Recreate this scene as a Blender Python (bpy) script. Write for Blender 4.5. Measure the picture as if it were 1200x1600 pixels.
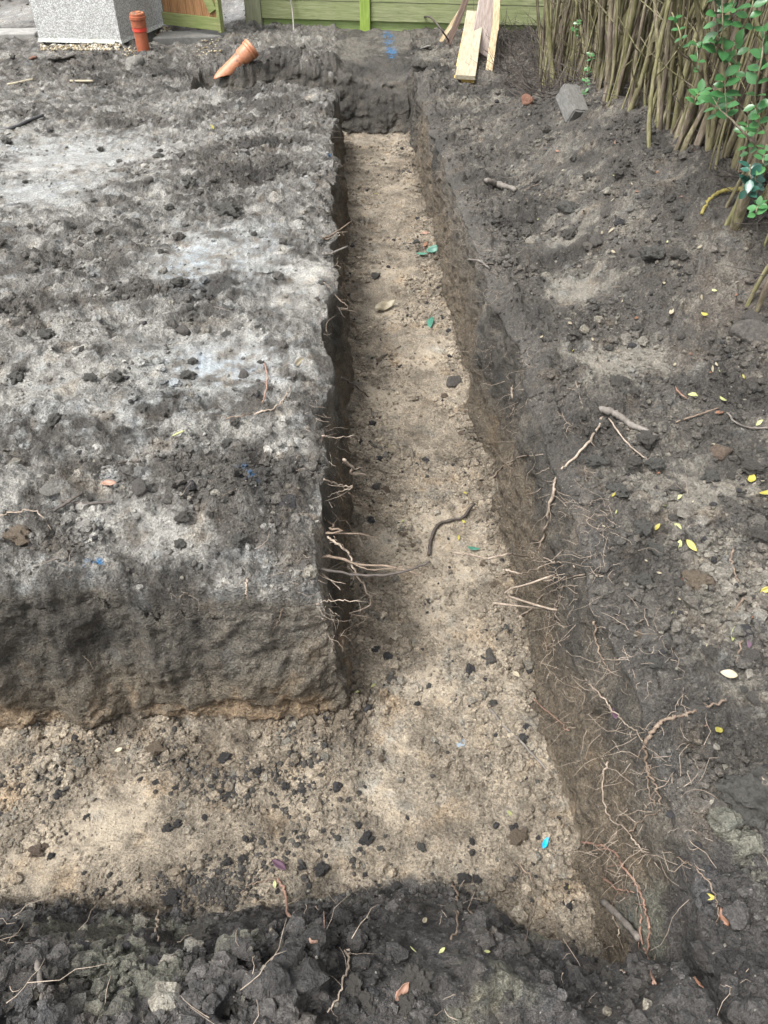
import bpy, bmesh, math, random
import numpy as np
from mathutils import Vector, Matrix, Euler
from mathutils.bvhtree import BVHTree

sc = bpy.context.scene
for o in list(bpy.data.objects): bpy.data.objects.remove(o)
C = sc.collection
R = math.radians

# ------------------------------------------------------------------ camera
F, CX, CY, H = 1200.0, 600.0, 800.0, 1.32
pitch = math.atan(1075/1200.); yaw = -math.atan(72/1200.*math.cos(pitch))
cp, sp = math.cos(pitch), math.sin(pitch)
fwd = np.array([math.sin(-yaw)*cp, math.cos(yaw)*cp, -sp])
rgt = np.array([math.cos(-yaw), -math.sin(-yaw), 0.0])
upv = np.cross(rgt, fwd)
CAM = np.array([0, 0, H])
cd = bpy.data.cameras.new('camera'); cam = bpy.data.objects.new('camera', cd); C.objects.link(cam)
cam.location = (0, 0, H); cam.rotation_euler = (math.pi/2-pitch, 0, yaw)
cd.sensor_fit = 'VERTICAL'; cd.angle = 2*math.atan(800/1200.); cd.clip_start = 0.02; cd.clip_end = 300
sc.camera = cam

# ------------------------------------------------------------------ sky and sun (overcast)
SUN_EL, SUN_AZ = 60, -125         # sun high behind the left shoulder of the camera, through cloud
w = bpy.data.worlds.new("World"); sc.world = w; w.use_nodes = True
nt = w.node_tree; bg = nt.nodes['Background']
sky = nt.nodes.new('ShaderNodeTexSky'); sky.sky_type = 'NISHITA'; sky.sun_disc = False
sky.sun_elevation = R(SUN_EL); sky.sun_rotation = R(SUN_AZ); sky.dust_density = 4.0; sky.air_density = 1.0; sky.ozone_density = 1.0
hs = nt.nodes.new('ShaderNodeHueSaturation'); hs.inputs['Saturation'].default_value = 0.10
nt.links.new(sky.outputs[0], hs.inputs['Color']); nt.links.new(hs.outputs[0], bg.inputs[0]); bg.inputs[1].default_value = 0.15
sd = bpy.data.lights.new('sun', 'SUN'); sd.energy = 1.5; sd.angle = R(22); sd.color = (1.0, 0.97, 0.92)
so = bpy.data.objects.new('sun', sd); C.objects.link(so)
_az = R(SUN_AZ); _el = R(SUN_EL)
sundir = Vector((math.sin(_az)*math.cos(_el), math.cos(_az)*math.cos(_el), math.sin(_el)))
so.rotation_euler = sundir.to_track_quat('Z', 'Y').to_euler()
sc.view_settings.view_transform = 'Standard'; sc.view_settings.look = 'None'
sc.view_settings.exposure = 1.52; sc.view_settings.gamma = 1.0

# ------------------------------------------------------------------ helpers
def P(u, v, z=0.0):
    d = fwd+(u-CX)/F*rgt-(v-CY)/F*upv
    return CAM+(z-H)/d[2]*d
def PY(u, v, y):
    d = fwd+(u-CX)/F*rgt-(v-CY)/F*upv
    return CAM+y/d[1]*d
def depth(p): return float((np.array(p)-CAM)@fwd)
def tag(o, label=None, cat=None, group=None, kind=None):
    if label: o['label'] = label
    if cat: o['category'] = cat
    if group: o['group'] = group
    if kind: o['kind'] = kind
    return o
def mesh_obj(name, verts, faces, mat=None, parent=None, smooth=False, loc=None):
    me = bpy.data.meshes.new(name); me.from_pydata([tuple(v) for v in verts], [], faces); me.update()
    if smooth: me.polygons.foreach_set('use_smooth', [True]*len(me.polygons))
    o = bpy.data.objects.new(name, me); C.objects.link(o)
    if mat: me.materials.append(mat)
    if parent is not None: o.parent = parent
    if loc is not None: o.location = loc
    return o
def empty(name, loc=(0, 0, 0), rz=0.0):
    o = bpy.data.objects.new(name, None); C.objects.link(o); o.location = loc; o.rotation_euler = (0, 0, rz)
    o.empty_display_size = 0.1
    return o
def big_mesh(name, V, Fq, nper, mat, smooth=True):
    me = bpy.data.meshes.new(name); nv = len(V); nf = len(Fq)
    me.vertices.add(nv); me.vertices.foreach_set('co', V.astype(np.float32).ravel())
    me.loops.add(nf*nper); me.loops.foreach_set('vertex_index', Fq.astype(np.int32).ravel())
    me.polygons.add(nf); me.polygons.foreach_set('loop_start', np.arange(nf, dtype=np.int32)*nper)
    me.polygons.foreach_set('loop_total', np.full(nf, nper, dtype=np.int32))
    me.polygons.foreach_set('use_smooth', np.full(nf, smooth))
    me.update(calc_edges=True)
    if mat: me.materials.append(mat)
    o = bpy.data.objects.new(name, me); C.objects.link(o)
    return o
def set_col(o, name, arr):
    a = o.data.color_attributes.new(name, 'FLOAT_COLOR', 'POINT')
    a.data.foreach_set('color', arr.astype(np.float32).ravel())

# ---- numpy noise
def _h(ix, iy, iz, s):
    h = (ix.astype(np.int64)*73856093) ^ (iy.astype(np.int64)*19349663) ^ (iz.astype(np.int64)*83492791) ^ np.int64(s*2654435)
    h = h & 0xffffffff
    h = ((h ^ (h >> 15))*2246822519) & 0xffffffff
    h = ((h ^ (h >> 13))*3266489917) & 0xffffffff
    return (h ^ (h >> 16)) & 0xffffffff
def rnd(ix, iy, iz, s): return _h(ix, iy, iz, s)/4294967296.0
def gn(x, y, z, s=0):
    x, y, z = np.broadcast_arrays(np.asarray(x, float), np.asarray(y, float), np.asarray(z, float))
    fx, fy, fz = np.floor(x), np.floor(y), np.floor(z)
    ix, iy, iz = fx.astype(np.int64), fy.astype(np.int64), fz.astype(np.int64)
    x = x-fx; y = y-fy; z = z-fz
    q = lambda t: t*t*t*(t*(t*6-15)+10)
    a, b, c = q(x), q(y), q(z); out = 0
    for i in (0, 1):
        for j in (0, 1):
            for k in (0, 1):
                h = _h(ix+i, iy+j, iz+k, s)
                g1 = (h & 1023)/511.5-1; g2 = ((h >> 10) & 1023)/511.5-1; g3 = ((h >> 20) & 1023)/511.5-1
                wgt = (a if i else 1-a)*(b if j else 1-b)*(c if k else 1-c)
                out = out+wgt*(g1*(x-i)+g2*(y-j)+g3*(z-k))
    return out
def fbm(x, y, z, s=0, o=4, g=0.5):
    r = 0; a = 1.0; f = 1.0
    for i in range(o):
        r = r+a*gn(x*f, y*f, z*f, s+i*7); a *= g; f *= 2.03
    return r
def bumps(x, y, cell, dens, s):
    gx, gy = np.floor(x/cell).astype(np.int64), np.floor(y/cell).astype(np.int64); out = np.zeros_like(x); zz = np.zeros_like(gx)
    for i in (-1, 0, 1):
        for j in (-1, 0, 1):
            a, b = gx+i, gy+j
            cx = (a+rnd(a, b, zz, s))*cell; cy = (b+rnd(a, b, zz, s+1))*cell
            r = cell*(.22+.5*rnd(a, b, zz, s+2)**2); th = rnd(a, b, zz, s+4)*3.14; st = .7+.5*rnd(a, b, zz, s+5)
            dx, dy = x-cx, y-cy; ux = dx*np.cos(th)+dy*np.sin(th); uy = (-dx*np.sin(th)+dy*np.cos(th))/st
            d2 = (ux*ux+uy*uy)/(r*r)
            h = np.sqrt(np.maximum(0, 1-d2))*r*.75*(rnd(a, b, zz, s+3) < dens)
            out = np.maximum(out, h)
    return out
def ss(t): t = np.clip(t, 0, 1); return t*t*(3-2*t)
def ramp(t): return np.clip(t, 0, 1)

# ------------------------------------------------------------------ materials
def mat(name):
    m = bpy.data.materials.new(name); m.use_nodes = True
    n = m.node_tree; b = n.nodes['Principled BSDF']; return m, n, b
def N(n, t, **k):
    x = n.nodes.new(t)
    for a, v in k.items():
        if a in x.inputs: x.inputs[a].default_value = v
        else: setattr(x, a, v)
    return x
def noise(n, scale, detail=4, rough=.55, vec=None, dist=0.0):
    x = n.nodes.new('ShaderNodeTexNoise'); x.inputs['Scale'].default_value = scale; x.inputs['Detail'].default_value = detail
    x.inputs['Roughness'].default_value = rough; x.inputs['Distortion'].default_value = dist
    if vec is not None: n.links.new(vec, x.inputs['Vector'])
    return x
def rampn(n, inp, stops):
    x = n.nodes.new('ShaderNodeValToRGB'); e = x.color_ramp.elements
    while len(e) < len(stops): e.new(0.5)
    for i, (p, c) in enumerate(stops): e[i].position = p; e[i].color = (*c, 1)
    n.links.new(inp, x.inputs[0]); return x
def mixc(n, fac, a, b, mode='MIX'):
    x = n.nodes.new('ShaderNodeMix'); x.data_type = 'RGBA'; x.blend_type = mode
    for s, v in ((0, fac), (6, a), (7, b)):
        if hasattr(v, 'is_linked') or hasattr(v, 'links'): n.links.new(v, x.inputs[s])
        else: x.inputs[s].default_value = v if s == 0 else (*v, 1)
    return x.outputs[2]
def mathn(n, op, a, b=None, c=None):
    x = n.nodes.new('ShaderNodeMath'); x.operation = op
    for s, v in ((0, a), (1, b), (2, c)):
        if v is None: continue
        if hasattr(v, 'links'): n.links.new(v, x.inputs[s])
        else: x.inputs[s].default_value = v
    return x.outputs[0]
def bump(n, b, h, strength, dist, prev=None):
    x = n.nodes.new('ShaderNodeBump'); x.inputs['Distance'].default_value = dist
    if hasattr(strength, 'links'): n.links.new(strength, x.inputs['Strength'])
    else: x.inputs['Strength'].default_value = strength
    n.links.new(h, x.inputs['Height'])
    if prev is not None: n.links.new(prev, x.inputs['Normal'])
    if b is not None: n.links.new(x.outputs[0], b.inputs['Normal'])
    return x.outputs[0]

def soil_material():
    m, n, b = mat('soil')
    tc = n.nodes.new('ShaderNodeTexCoord').outputs['Object']
    at = N(n, 'ShaderNodeAttribute', attribute_name='soil_colour').outputs['Color']
    z = N(n, 'ShaderNodeAttribute', attribute_name='soil_zone')
    sep = n.nodes.new('ShaderNodeSeparateColor'); n.links.new(z.outputs['Color'], sep.inputs[0])
    smear, wet, crumb = sep.outputs[0], sep.outputs[1], sep.outputs[2]
    n1 = noise(n, 22, 6, .62, tc); n2 = noise(n, 140, 4, .65, tc); n3 = noise(n, 420, 2, .6, tc)
    v = mathn(n, 'MULTIPLY_ADD', n1.outputs[0], 1.7, -.35)
    v2 = mathn(n, 'MULTIPLY_ADD', n2.outputs[0], 3.2, -1.1)  # fine tone contrast raised to paint shade into the crevices
    v3 = mathn(n, 'MULTIPLY_ADD', n3.outputs[0], 2.4, -.7)
    q = mathn(n, 'MULTIPLY', mathn(n, 'MULTIPLY_ADD', v, .7, .4), mathn(n, 'MULTIPLY_ADD', v2, .75, .4))
    q = mathn(n, 'MULTIPLY', q, mathn(n, 'MULTIPLY_ADD', v3, .5, .55))
    q = mathn(n, 'MULTIPLY', mathn(n, 'MAXIMUM', q, 0.2), 1.5)
    sk = mathn(n, 'MULTIPLY', smear, .7)
    q = mathn(n, 'MULTIPLY_ADD', mathn(n, 'SUBTRACT', .72, q), sk, q)
    comb = n.nodes.new('ShaderNodeCombineColor')
    for i in range(3): n.links.new(q, comb.inputs[i])
    col = mixc(n, 1.0, at, comb.outputs[0], 'MULTIPLY')
    # hue drift between ochre and blue-grey
    n4 = noise(n, 9, 5, .6, tc)
    col = mixc(n, rampn(n, n4.outputs[0], [(.55, (0, 0, 0)), (.75, (.5, .5, .5))]).outputs[0], col, mixc(n, 1.0, col, (1.25, 1.0, .72), 'MULTIPLY'))
    n5 = noise(n, 13, 5, .6, tc); 
    col = mixc(n, rampn(n, n5.outputs[0], [(.55, (0, 0, 0)), (.72, (.6, .6, .6))]).outputs[0], col, mixc(n, 1.0, col, (.84, .97, 1.14), 'MULTIPLY'))
    # grit: pale and black grains
    vo = n.nodes.new('ShaderNodeTexVoronoi'); vo.inputs['Scale'].default_value = 170; n.links.new(tc, vo.inputs['Vector'])
    sc2 = n.nodes.new('ShaderNodeSeparateColor'); n.links.new(vo.outputs['Color'], sc2.inputs[0])
    sz = mathn(n, 'MULTIPLY', mathn(n, 'POWER', sc2.outputs[1], 3.0), .45)
    ins = mathn(n, 'LESS_THAN', vo.outputs['Distance'], sz)
    pale = mathn(n, 'MULTIPLY', mathn(n, 'GREATER_THAN', sc2.outputs[0], .86), ins)
    dark = mathn(n, 'MULTIPLY', mathn(n, 'LESS_THAN', sc2.outputs[0], .3), ins)
    grain = mixc(n, sc2.outputs[2], (.20, .17, .12), (.36, .34, .30))
    col = mixc(n, mathn(n, 'MULTIPLY', pale, .6), col, grain)
    col = mixc(n, mathn(n, 'MULTIPLY', dark, .7), col, (.022, .021, .022))
    n.links.new(col, b.inputs['Base Color'])
    # roughness: smeared wet clay shines, loose crumb does not
    rr = mathn(n, 'MULTIPLY_ADD', n1.outputs[0], .35, .68)
    rr = mathn(n, 'SUBTRACT', rr, mathn(n, 'MULTIPLY', wet, .62))
    rr = mathn(n, 'MAXIMUM', rr, .13)
    n.links.new(rr, b.inputs['Roughness']); b.inputs['Specular IOR Level'].default_value = .5
    st = mathn(n, 'MULTIPLY_ADD', smear, -.6, 1.0)
    vb = n.nodes.new('ShaderNodeTexVoronoi'); vb.inputs['Scale'].default_value = 75; n.links.new(tc, vb.inputs['Vector'])
    nb = noise(n, 48, 5, .7, tc, .4)
    bil = mathn(n, 'ABSOLUTE', mathn(n, 'SUBTRACT', nb.outputs[0], .5))
    bb = bump(n, None, n1.outputs[0], mathn(n, 'MULTIPLY', st, .8), .05)
    bb = bump(n, None, bil, mathn(n, 'MULTIPLY', st, -.9), .05, bb)
    bb = bump(n, None, vb.outputs['Distance'], mathn(n, 'MULTIPLY', st, -.75), .012, bb)
    bb = bump(n, None, n2.outputs[0], mathn(n, 'MULTIPLY', st, 1.0), .016, bb)
    bump(n, b, n3.outputs[0], mathn(n, 'MULTIPLY', st, .5), .003, bb)
    return m
SOIL = soil_material()

def simple(name, stops, scale=20, rough=.7, bs=.4, bd=.004, stretch=None, spec=.5, detail=5, rvar=.2):
    m, n, b = mat(name)
    v = n.nodes.new('ShaderNodeTexCoord').outputs['Object']
    if stretch:
        mp = n.nodes.new('ShaderNodeMapping'); mp.inputs['Scale'].default_value = stretch; n.links.new(v, mp.inputs[0]); v = mp.outputs[0]
    oi = n.nodes.new('ShaderNodeObjectInfo')
    ad = n.nodes.new('ShaderNodeVectorMath'); ad.operation = 'MULTIPLY_ADD'
    n.links.new(oi.outputs['Random'], ad.inputs[0]); ad.inputs[1].default_value = (37, 53, 71); n.links.new(v, ad.inputs[2])
    t = noise(n, scale, detail, .6, ad.outputs[0]); t2 = noise(n, scale*6, 4, .6, ad.outputs[0])
    mx = mathn(n, 'MULTIPLY_ADD', t2.outputs[0], .35, mathn(n, 'MULTIPLY', t.outputs[0], .65))
    c = rampn(n, mx, stops)
    n.links.new(c.outputs[0], b.inputs['Base Color'])
    n.links.new(mathn(n, 'MULTIPLY_ADD', t.outputs[0], rvar, rough-rvar/2), b.inputs['Roughness'])
    b.inputs['Specular IOR Level'].default_value = spec
    bump(n, b, mx, bs, bd)
    return m
M = {}
M['stone'] = simple('dull_stone', [(.3, (.05, .045, .04)), (.5, (.10, .09, .08)), (.7, (.17, .15, .13))], 6, .8, 1.0, .03)
M['brownstone'] = simple('brown_stone', [(.3, (.07, .045, .03)), (.5, (.15, .11, .08)), (.7, (.24, .19, .14))], 6, .8, 1.0, .03)
M['tanclod'] = simple('tan_clod', [(.3, (.12, .09, .06)), (.5, (.22, .17, .12)), (.7, (.36, .30, .22))], 8, .85, 1.0, .05)
M['darkclod'] = simple('dark_clod', [(.3, (.05, .046, .041)), (.5, (.105, .096, .083)), (.72, (.17, .155, .13))], 8, .85, 1.0, .05)
M['greyclod'] = simple('grey_clod', [(.35, (.05, .048, .042)), (.5, (.13, .125, .11)), (.68, (.17, .163, .145))], 7, .85, 1.0, .06)
M['coal'] = simple('black_lump', [(.3, (.03, .03, .03)), (.55, (.065, .062, .06)), (.75, (.13, .125, .12))], 9, .7, 1.0, .04)
M['palestone'] = simple('pale_stone', [(.3, (.10, .095, .085)), (.5, (.21, .20, .18)), (.7, (.32, .31, .28))], 7, .85, 1.0, .03)
M['bluestone'] = simple('blue_grey_stone', [(.3, (.10, .13, .16)), (.5, (.18, .22, .26)), (.7, (.28, .32, .36))], 25, .5, .4)
M['brick'] = simple('brick', [(.3, (.12, .055, .035)), (.5, (.23, .11, .07)), (.7, (.30, .20, .15))], 7, .9, 1.0, .03)
M['concrete'] = simple('concrete', [(.3, (.13, .125, .115)), (.5, (.22, .215, .20)), (.72, (.32, .31, .29))], 12, .85, .5, .006)
M['plinth'] = simple('concrete_plinth', [(.3, (.07, .068, .062)), (.5, (.13, .127, .118)), (.72, (.2, .195, .18))], 9, .9, .6, .01)
M['root'] = simple('root_bark', [(.3, (.07, .05, .035)), (.5, (.15, .11, .08)), (.7, (.27, .21, .16))], 60, .8, .5, .002)
M['rootpale'] = simple('pale_root', [(.3, (.13, .10, .075)), (.5, (.25, .20, .155)), (.7, (.40, .34, .28))], 60, .75, .4, .002)
M['rootred'] = simple('red_root', [(.3, (.11, .06, .045)), (.5, (.21, .125, .09)), (.7, (.34, .23, .17))], 60, .7, .4, .002)
M['rootdark'] = simple('dark_root', [(.3, (.025, .02, .018)), (.5, (.055, .045, .038)), (.7, (.11, .09, .075))], 60, .75, .5, .002)
M['stickgrey'] = simple('grey_stick', [(.3, (.06, .05, .045)), (.5, (.13, .115, .10)), (.7, (.22, .2, .18))], 40, .8, .5, .003, (1, 1, 1))
M['blue'] = simple('blue_paint', [(.3, (.01, .09, .22)), (.6, (.03, .2, .42))], 60, .5, .3)
M['cyan'] = simple('cyan_plastic', [(.3, (.0, .25, .5)), (.6, (.02, .45, .75))], 60, .3, .1)
M['orange'] = simple('terracotta_plastic', [(.3, (.15, .055, .032)), (.5, (.27, .075, .034)), (.7, (.32, .11, .058))], 9, .45, .1, .002)
M['orangelight'] = simple('faded_orange_plastic', [(.42, (.13, .08, .055)), (.46, (.33, .13, .065)), (.7, (.42, .20, .11))], 9, .5, .1, .002)
M['redband'] = simple('red_seal', [(.3, (.42, .035, .02)), (.6, (.52, .06, .035))], 14, .45, .1, .002)
M['rust'] = simple('dull_metal', [(.3, (.10, .09, .08)), (.6, (.3, .28, .25))], 40, .5, .3, .002)
M['blackplastic'] = simple('black_plastic', [(.3, (.015, .015, .017)), (.6, (.04, .04, .042))], 40, .4, .3, .002)

def wood(name, a, b_, c, alg=None, algamt=.0, grain=(1, 14, 14), sc_=6, rough=.75):
    m, n, b = mat(name)
    tc = n.nodes.new('ShaderNodeTexCoord').outputs['Object']
    mp = n.nodes.new('ShaderNodeMapping'); mp.inputs['Scale'].default_value = grain; n.links.new(tc, mp.inputs[0])
    t = noise(n, sc_, 7, .65, mp.outputs[0], .6); t2 = noise(n, 3.5, 5, .6, tc)
    col = rampn(n, t.outputs[0], [(.32, a), (.5, b_), (.68, c)]).outputs[0]
    if alg: col = mixc(n, mathn(n, 'MULTIPLY', rampn(n, t2.outputs[0], [(.35, (.25,)*3), (.62, (1,)*3)]).outputs[0], algamt), col, alg)
    n.links.new(col, b.inputs['Base Color']); b.inputs['Roughness'].default_value = rough
    bump(n, b, t.outputs[0], .45, .004)
    return m
M['fencegreen'] = wood('algae_board', (.11, .12, .06), (.20, .215, .11), (.30, .315, .19), (.15, .19, .065), .5)
M['fencelow'] = wood('dark_algae_board', (.10, .12, .05), (.19, .23, .10), (.30, .34, .17), (.16, .25, .06), .7)
M['postgreen'] = wood('algae_post', (.11, .15, .03), (.18, .25, .05), (.27, .33, .10), (.18, .28, .03), .7, (14, 14, 1))
M['postgrey'] = wood('weathered_post', (.12, .12, .08), (.21, .21, .15), (.30, .30, .22), (.18, .22, .09), .5, (14, 14, 1))
M['gatebrown'] = wood('orange_brown_board', (.16, .075, .03), (.27, .14, .06), (.36, .21, .10), None, 0, (14, 14, 1))
M['gategreen'] = wood('green_stained_board', (.10, .10, .045), (.20, .20, .09), (.30, .29, .15), (.14, .20, .05), .6)
M['pale'] = wood('pale_timber', (.20, .14, .08), (.33, .26, .155), (.44, .37, .25), None, 0, (3, 18, 18), 4)
M['cream'] = wood('cream_timber', (.23, .19, .13), (.37, .33, .245), (.47, .43, .34), (.22, .19, .12), .5, (2, 18, 18), 4)
M['mauve'] = wood('grey_pink_timber', (.19, .15, .13), (.30, .245, .22), (.39, .33, .30), None, 0, (2, 18, 18), 4)
M['yellow'] = wood('yellow_timber', (.42, .27, .06), (.58, .40, .11), (.66, .5, .2), None, 0, (2, 18, 18), 4)
M['orangetimber'] = wood('orange_timber', (.26, .11, .05), (.40, .19, .09), (.5, .28, .15), None, 0, (2, 18, 18), 4)
M['darktimber'] = wood('dark_timber', (.05, .03, .022), (.10, .065, .05), (.17, .12, .09), None, 0, (2, 18, 18), 4)

def pebbledash():
    m, n, b = mat('pebbledash')
    tc = n.nodes.new('ShaderNodeTexCoord').outputs['Object']
    v = n.nodes.new('ShaderNodeTexVoronoi'); v.inputs['Scale'].default_value = 105; n.links.new(tc, v.inputs['Vector'])
    s = n.nodes.new('ShaderNodeSeparateColor'); n.links.new(v.outputs['Color'], s.inputs[0])
    c = rampn(n, s.outputs[0], [(.0, (.12, .12, .12)), (.2, (.28, .28, .28)), (.4, (.46, .47, .47)), (.8, (.58, .59, .59))])
    edge = rampn(n, v.outputs['Distance'], [(.35, (0, 0, 0)), (.6, (1, 1, 1))])
    col = mixc(n, edge.outputs[0], c.outputs[0], (.30, .30, .285))
    # green algae near the base at the corner
    ax = n.nodes.new('ShaderNodeSeparateXYZ'); n.links.new(tc, ax.inputs[0])
    t = noise(n, 5, 5, .6, tc)
    low = rampn(n, mathn(n, 'ADD', ax.outputs[2], mathn(n, 'MULTIPLY', t.outputs[0], .25)), [(.14, (.5,)*3), (.26, (0,)*3)])
    col = mixc(n, low.outputs[0], col, (.30, .36, .20))
    n.links.new(col, b.inputs['Base Color']); b.inputs['Roughness'].default_value = .8
    bump(n, b, v.outputs['Distance'], -.9, .012)
    return m
M['pebbledash'] = pebbledash()

def bark():
    m, n, b = mat('privet_bark')
    tc = n.nodes.new('ShaderNodeTexCoord').outputs['Object']
    oi = n.nodes.new('ShaderNodeObjectInfo')
    mp = n.nodes.new('ShaderNodeMapping'); mp.inputs['Scale'].default_value = (1, 1, .22); n.links.new(tc, mp.inputs[0])
    t = noise(n, 55, 6, .65, mp.outputs[0]); t2 = noise(n, 9, 4, .6, tc)
    brown = rampn(n, t.outputs[0], [(.3, (.05, .038, .028)), (.5, (.14, .11, .08)), (.7, (.28, .245, .19))]).outputs[0]
    moss = rampn(n, t.outputs[0], [(.3, (.055, .052, .02)), (.5, (.155, .145, .065)), (.7, (.28, .26, .145))]).outputs[0]
    f = mathn(n, 'MULTIPLY_ADD', oi.outputs['Random'], .6, mathn(n, 'MULTIPLY_ADD', t2.outputs[0], 1.6, -.75))
    col = mixc(n, rampn(n, f, [(.1, (0,)*3), (.6, (1,)*3)]).outputs[0], brown, moss)
    n.links.new(col, b.inputs['Base Color']); b.inputs['Roughness'].default_value = .75
    bump(n, b, t.outputs[0], 1.0, .008)
    return m
M['bark'] = bark()

def leafmat(name, a, c, rough=.4, trans=.0, scale=40):
    m, n, b = mat(name)
    tc = n.nodes.new('ShaderNodeTexCoord').outputs['Object']; oi = n.nodes.new('ShaderNodeObjectInfo')
    t = noise(n, scale, 3, .6, tc)
    f = mathn(n, 'MULTIPLY_ADD', oi.outputs['Random'], .4, mathn(n, 'MULTIPLY_ADD', t.outputs[0], 1.2, -.3))
    n.links.new(mixc(n, f, a, c), b.inputs['Base Color']); b.inputs['Roughness'].default_value = rough
    b.inputs['Subsurface Weight'].default_value = 0
    bump(n, b, t.outputs[0], .2, .002)
    return m
M['lichen'] = leafmat('lichen', (.07, .06, .03), (.30, .25, .06), .8, scale=60)
M['leafgreen'] = leafmat('green_leaf', (.02, .08, .025), (.08, .21, .07), .3, scale=14)
M['leafblue'] = leafmat('dark_blue_green_leaf', (.012, .05, .035), (.03, .10, .075), .3)
M['leafyellow'] = leafmat('yellow_leaf', (.21, .18, .03), (.37, .33, .07), .5)
M['leafpale'] = leafmat('pale_yellow_leaf', (.22, .23, .09), (.38, .39, .19), .5)
M['leafcream'] = leafmat('cream_leaf', (.20, .17, .115), (.37, .33, .24), .55)
M['leafbrown'] = leafmat('brown_leaf', (.10, .045, .025), (.24, .12, .07), .5)
M['leafpink'] = leafmat('pink_tan_leaf', (.16, .08, .055), (.34, .21, .15), .5)
M['leafpurple'] = leafmat('purple_leaf', (.05, .025, .04), (.12, .07, .1), .35)
M['leaftrench'] = leafmat('dull_green_leaf', (.02, .10, .07), (.06, .19, .13), .45)

# ------------------------------------------------------------------ the ground, with its dug trench
XL, XR = -0.035, 0.505           # floor edges of the long trench
WW = 0.09                        # parameter width of a trench wall
YF = 1.245                       # front face of the left block
def lines(a, b, f):
    out = [a]
    while out[-1] < b: out.append(out[-1]+f(out[-1]))
    return np.array(out)
def sx(x):
    s = .0062 if -1.3 < x < 1.35 else (.011 if -2.3 < x < 1.9 else (.02 if -3.6 < x < 2.6 else .035*(1+max(-x-3.6, x-2.6))))
    if XR-.012 < x < XR+WW+.02: s = .0016
    if XL-WW-.02 < x < XL+.01: s = .0032
    return s
def sy(y):
    s = min(.0125, max(.0044, .0040*max(y, .3)))
    if y > 9.2: s = .05*(1+(y-9.2)*1.5)
    if y < .25: s = .02+.06*(.25-y)
    if YF-.008 < y < YF+WW+.015: s = .0014
    if 6.68 < y < 7.05: s = .0045
    if 6.28 < y < 6.5: s = .006
    return s
Ux = lines(-14, 14, sx); Vy = lines(-4, 30, sy)
U, V = np.meshgrid(Ux, Vy)
print('grid', U.shape)

def nby(x): return .735-.135*ss((x-.18)/.28)+.022*np.sin(x*7+1)
def heights(U, V):
    """solid fraction h, top height, floor height from plan parameters"""
    e1 = fbm(U*0+3, V*2.2, 0*U, 11, 5, .6)*.07+.03*fbm(U*2, V*8, 0*U, 12, 3); e2 = fbm(U*0+9, V*2.0, 0*U, 23, 5, .6)*.055; e3 = fbm(U*2.5, U*0+4, 0*U, 31, 5, .6)*.055
    right = ramp((U-XR)/WW); left = ramp((XL-U)/WW)
    nb = nby(U)+.02*fbm(U*5, V*0, 0*U, 41, 3)
    nwid = .36-.16*ss((U-.30)/.2)
    near = ramp((nb-V)/nwid)**.85; near = ss(near)*.35+near*.65
    far = ramp((V-6.74-.10*fbm(U*4, V*0, 0*U, 43, 3)-.05*np.sin(U*9))/.24)**.8
    hA = np.maximum(np.maximum(right, left), np.maximum(near, far))
    hB = np.maximum(np.maximum(ramp((V-YF)/WW), near), right)
    fy0 = 6.42-.10*np.sin(U*2.2)+.08*fbm(U*3, U*0, 0*U, 51, 3)
    hC = np.maximum(np.maximum(ramp((fy0-V)/.10), far), np.maximum(right, ramp((-.92-U)/.25)))
    h = np.minimum(np.minimum(hA, hB), hC)
    return h, hA, hB, hC, e1, e2, e3
def top_height(x, y):
    z = -.19*ss((y-1.4)/5.4)*1.0
    z = z+.020*fbm(x*1.6, y*1.6, 0*x, 61, 3)+.02*fbm(x*.6, y*.6, 0*x, 62, 2)
    g = ss((y-1.9)/1.3)*(1-ss((y-4.6)/1.8))
    z = z+(.02+.34*g)*ss((x-.75)/.75)
    z = z+.02*np.exp(-((x-.62)/.12)**2)*ss((y-.3)/.5)*(1-ss((y-5.5)/1.0))*(.6+fbm(x*0, y*3, 0*x, 63, 3))
    z = z+(.13+.10*fbm(x*5, y*5, 0*x, 64, 3))*np.exp(-((x+.50)/.55)**2-((y-7.18)/.20)**2)+.06*np.exp(-((x-.62)/.25)**2-((y-6.9)/.3)**2)+.05*np.exp(-((x+.25)/.5)**2-((y-6.1)/.35)**2)
    z = z-.11*np.exp(-((x-.28)/.36)**2-((y-7.08)/.30)**2)+.05*fbm(x*4, y*4, 0*x, 65, 3)*np.exp(-((y-7.0)/.6)**2)
    z = z-.03*np.exp(-((x-.1)/1.2)**2-((y-8.0)/.5)**2)
    return z
def blobs(x, y, L, zt=0.0):
    r = np.zeros_like(x)
    for (u, v, ru, rv, a) in L:
        zz = zt
        if zt == 0.0:
            for _ in range(3):
                p = P(u, v, zz); zz = float(top_height(np.array([p[0]]), np.array([p[1]]))[0])
        p = P(u, v, zz); q = P(u, v-rv, zz); q2 = P(u, v+rv, zz)
        rx = ru*depth(p)/F; ry = abs(q[1]-q2[1])/2
        m = (np.abs(x-p[0]) < 2.4*rx)&(np.abs(y-p[1]) < 2.4*ry)
        d = ((x[m]-p[0])/rx)**2+((y[m]-p[1])/ry)**2
        r[m] = np.maximum(r[m], a*np.exp(-d**1.3*.9))
    return r
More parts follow.
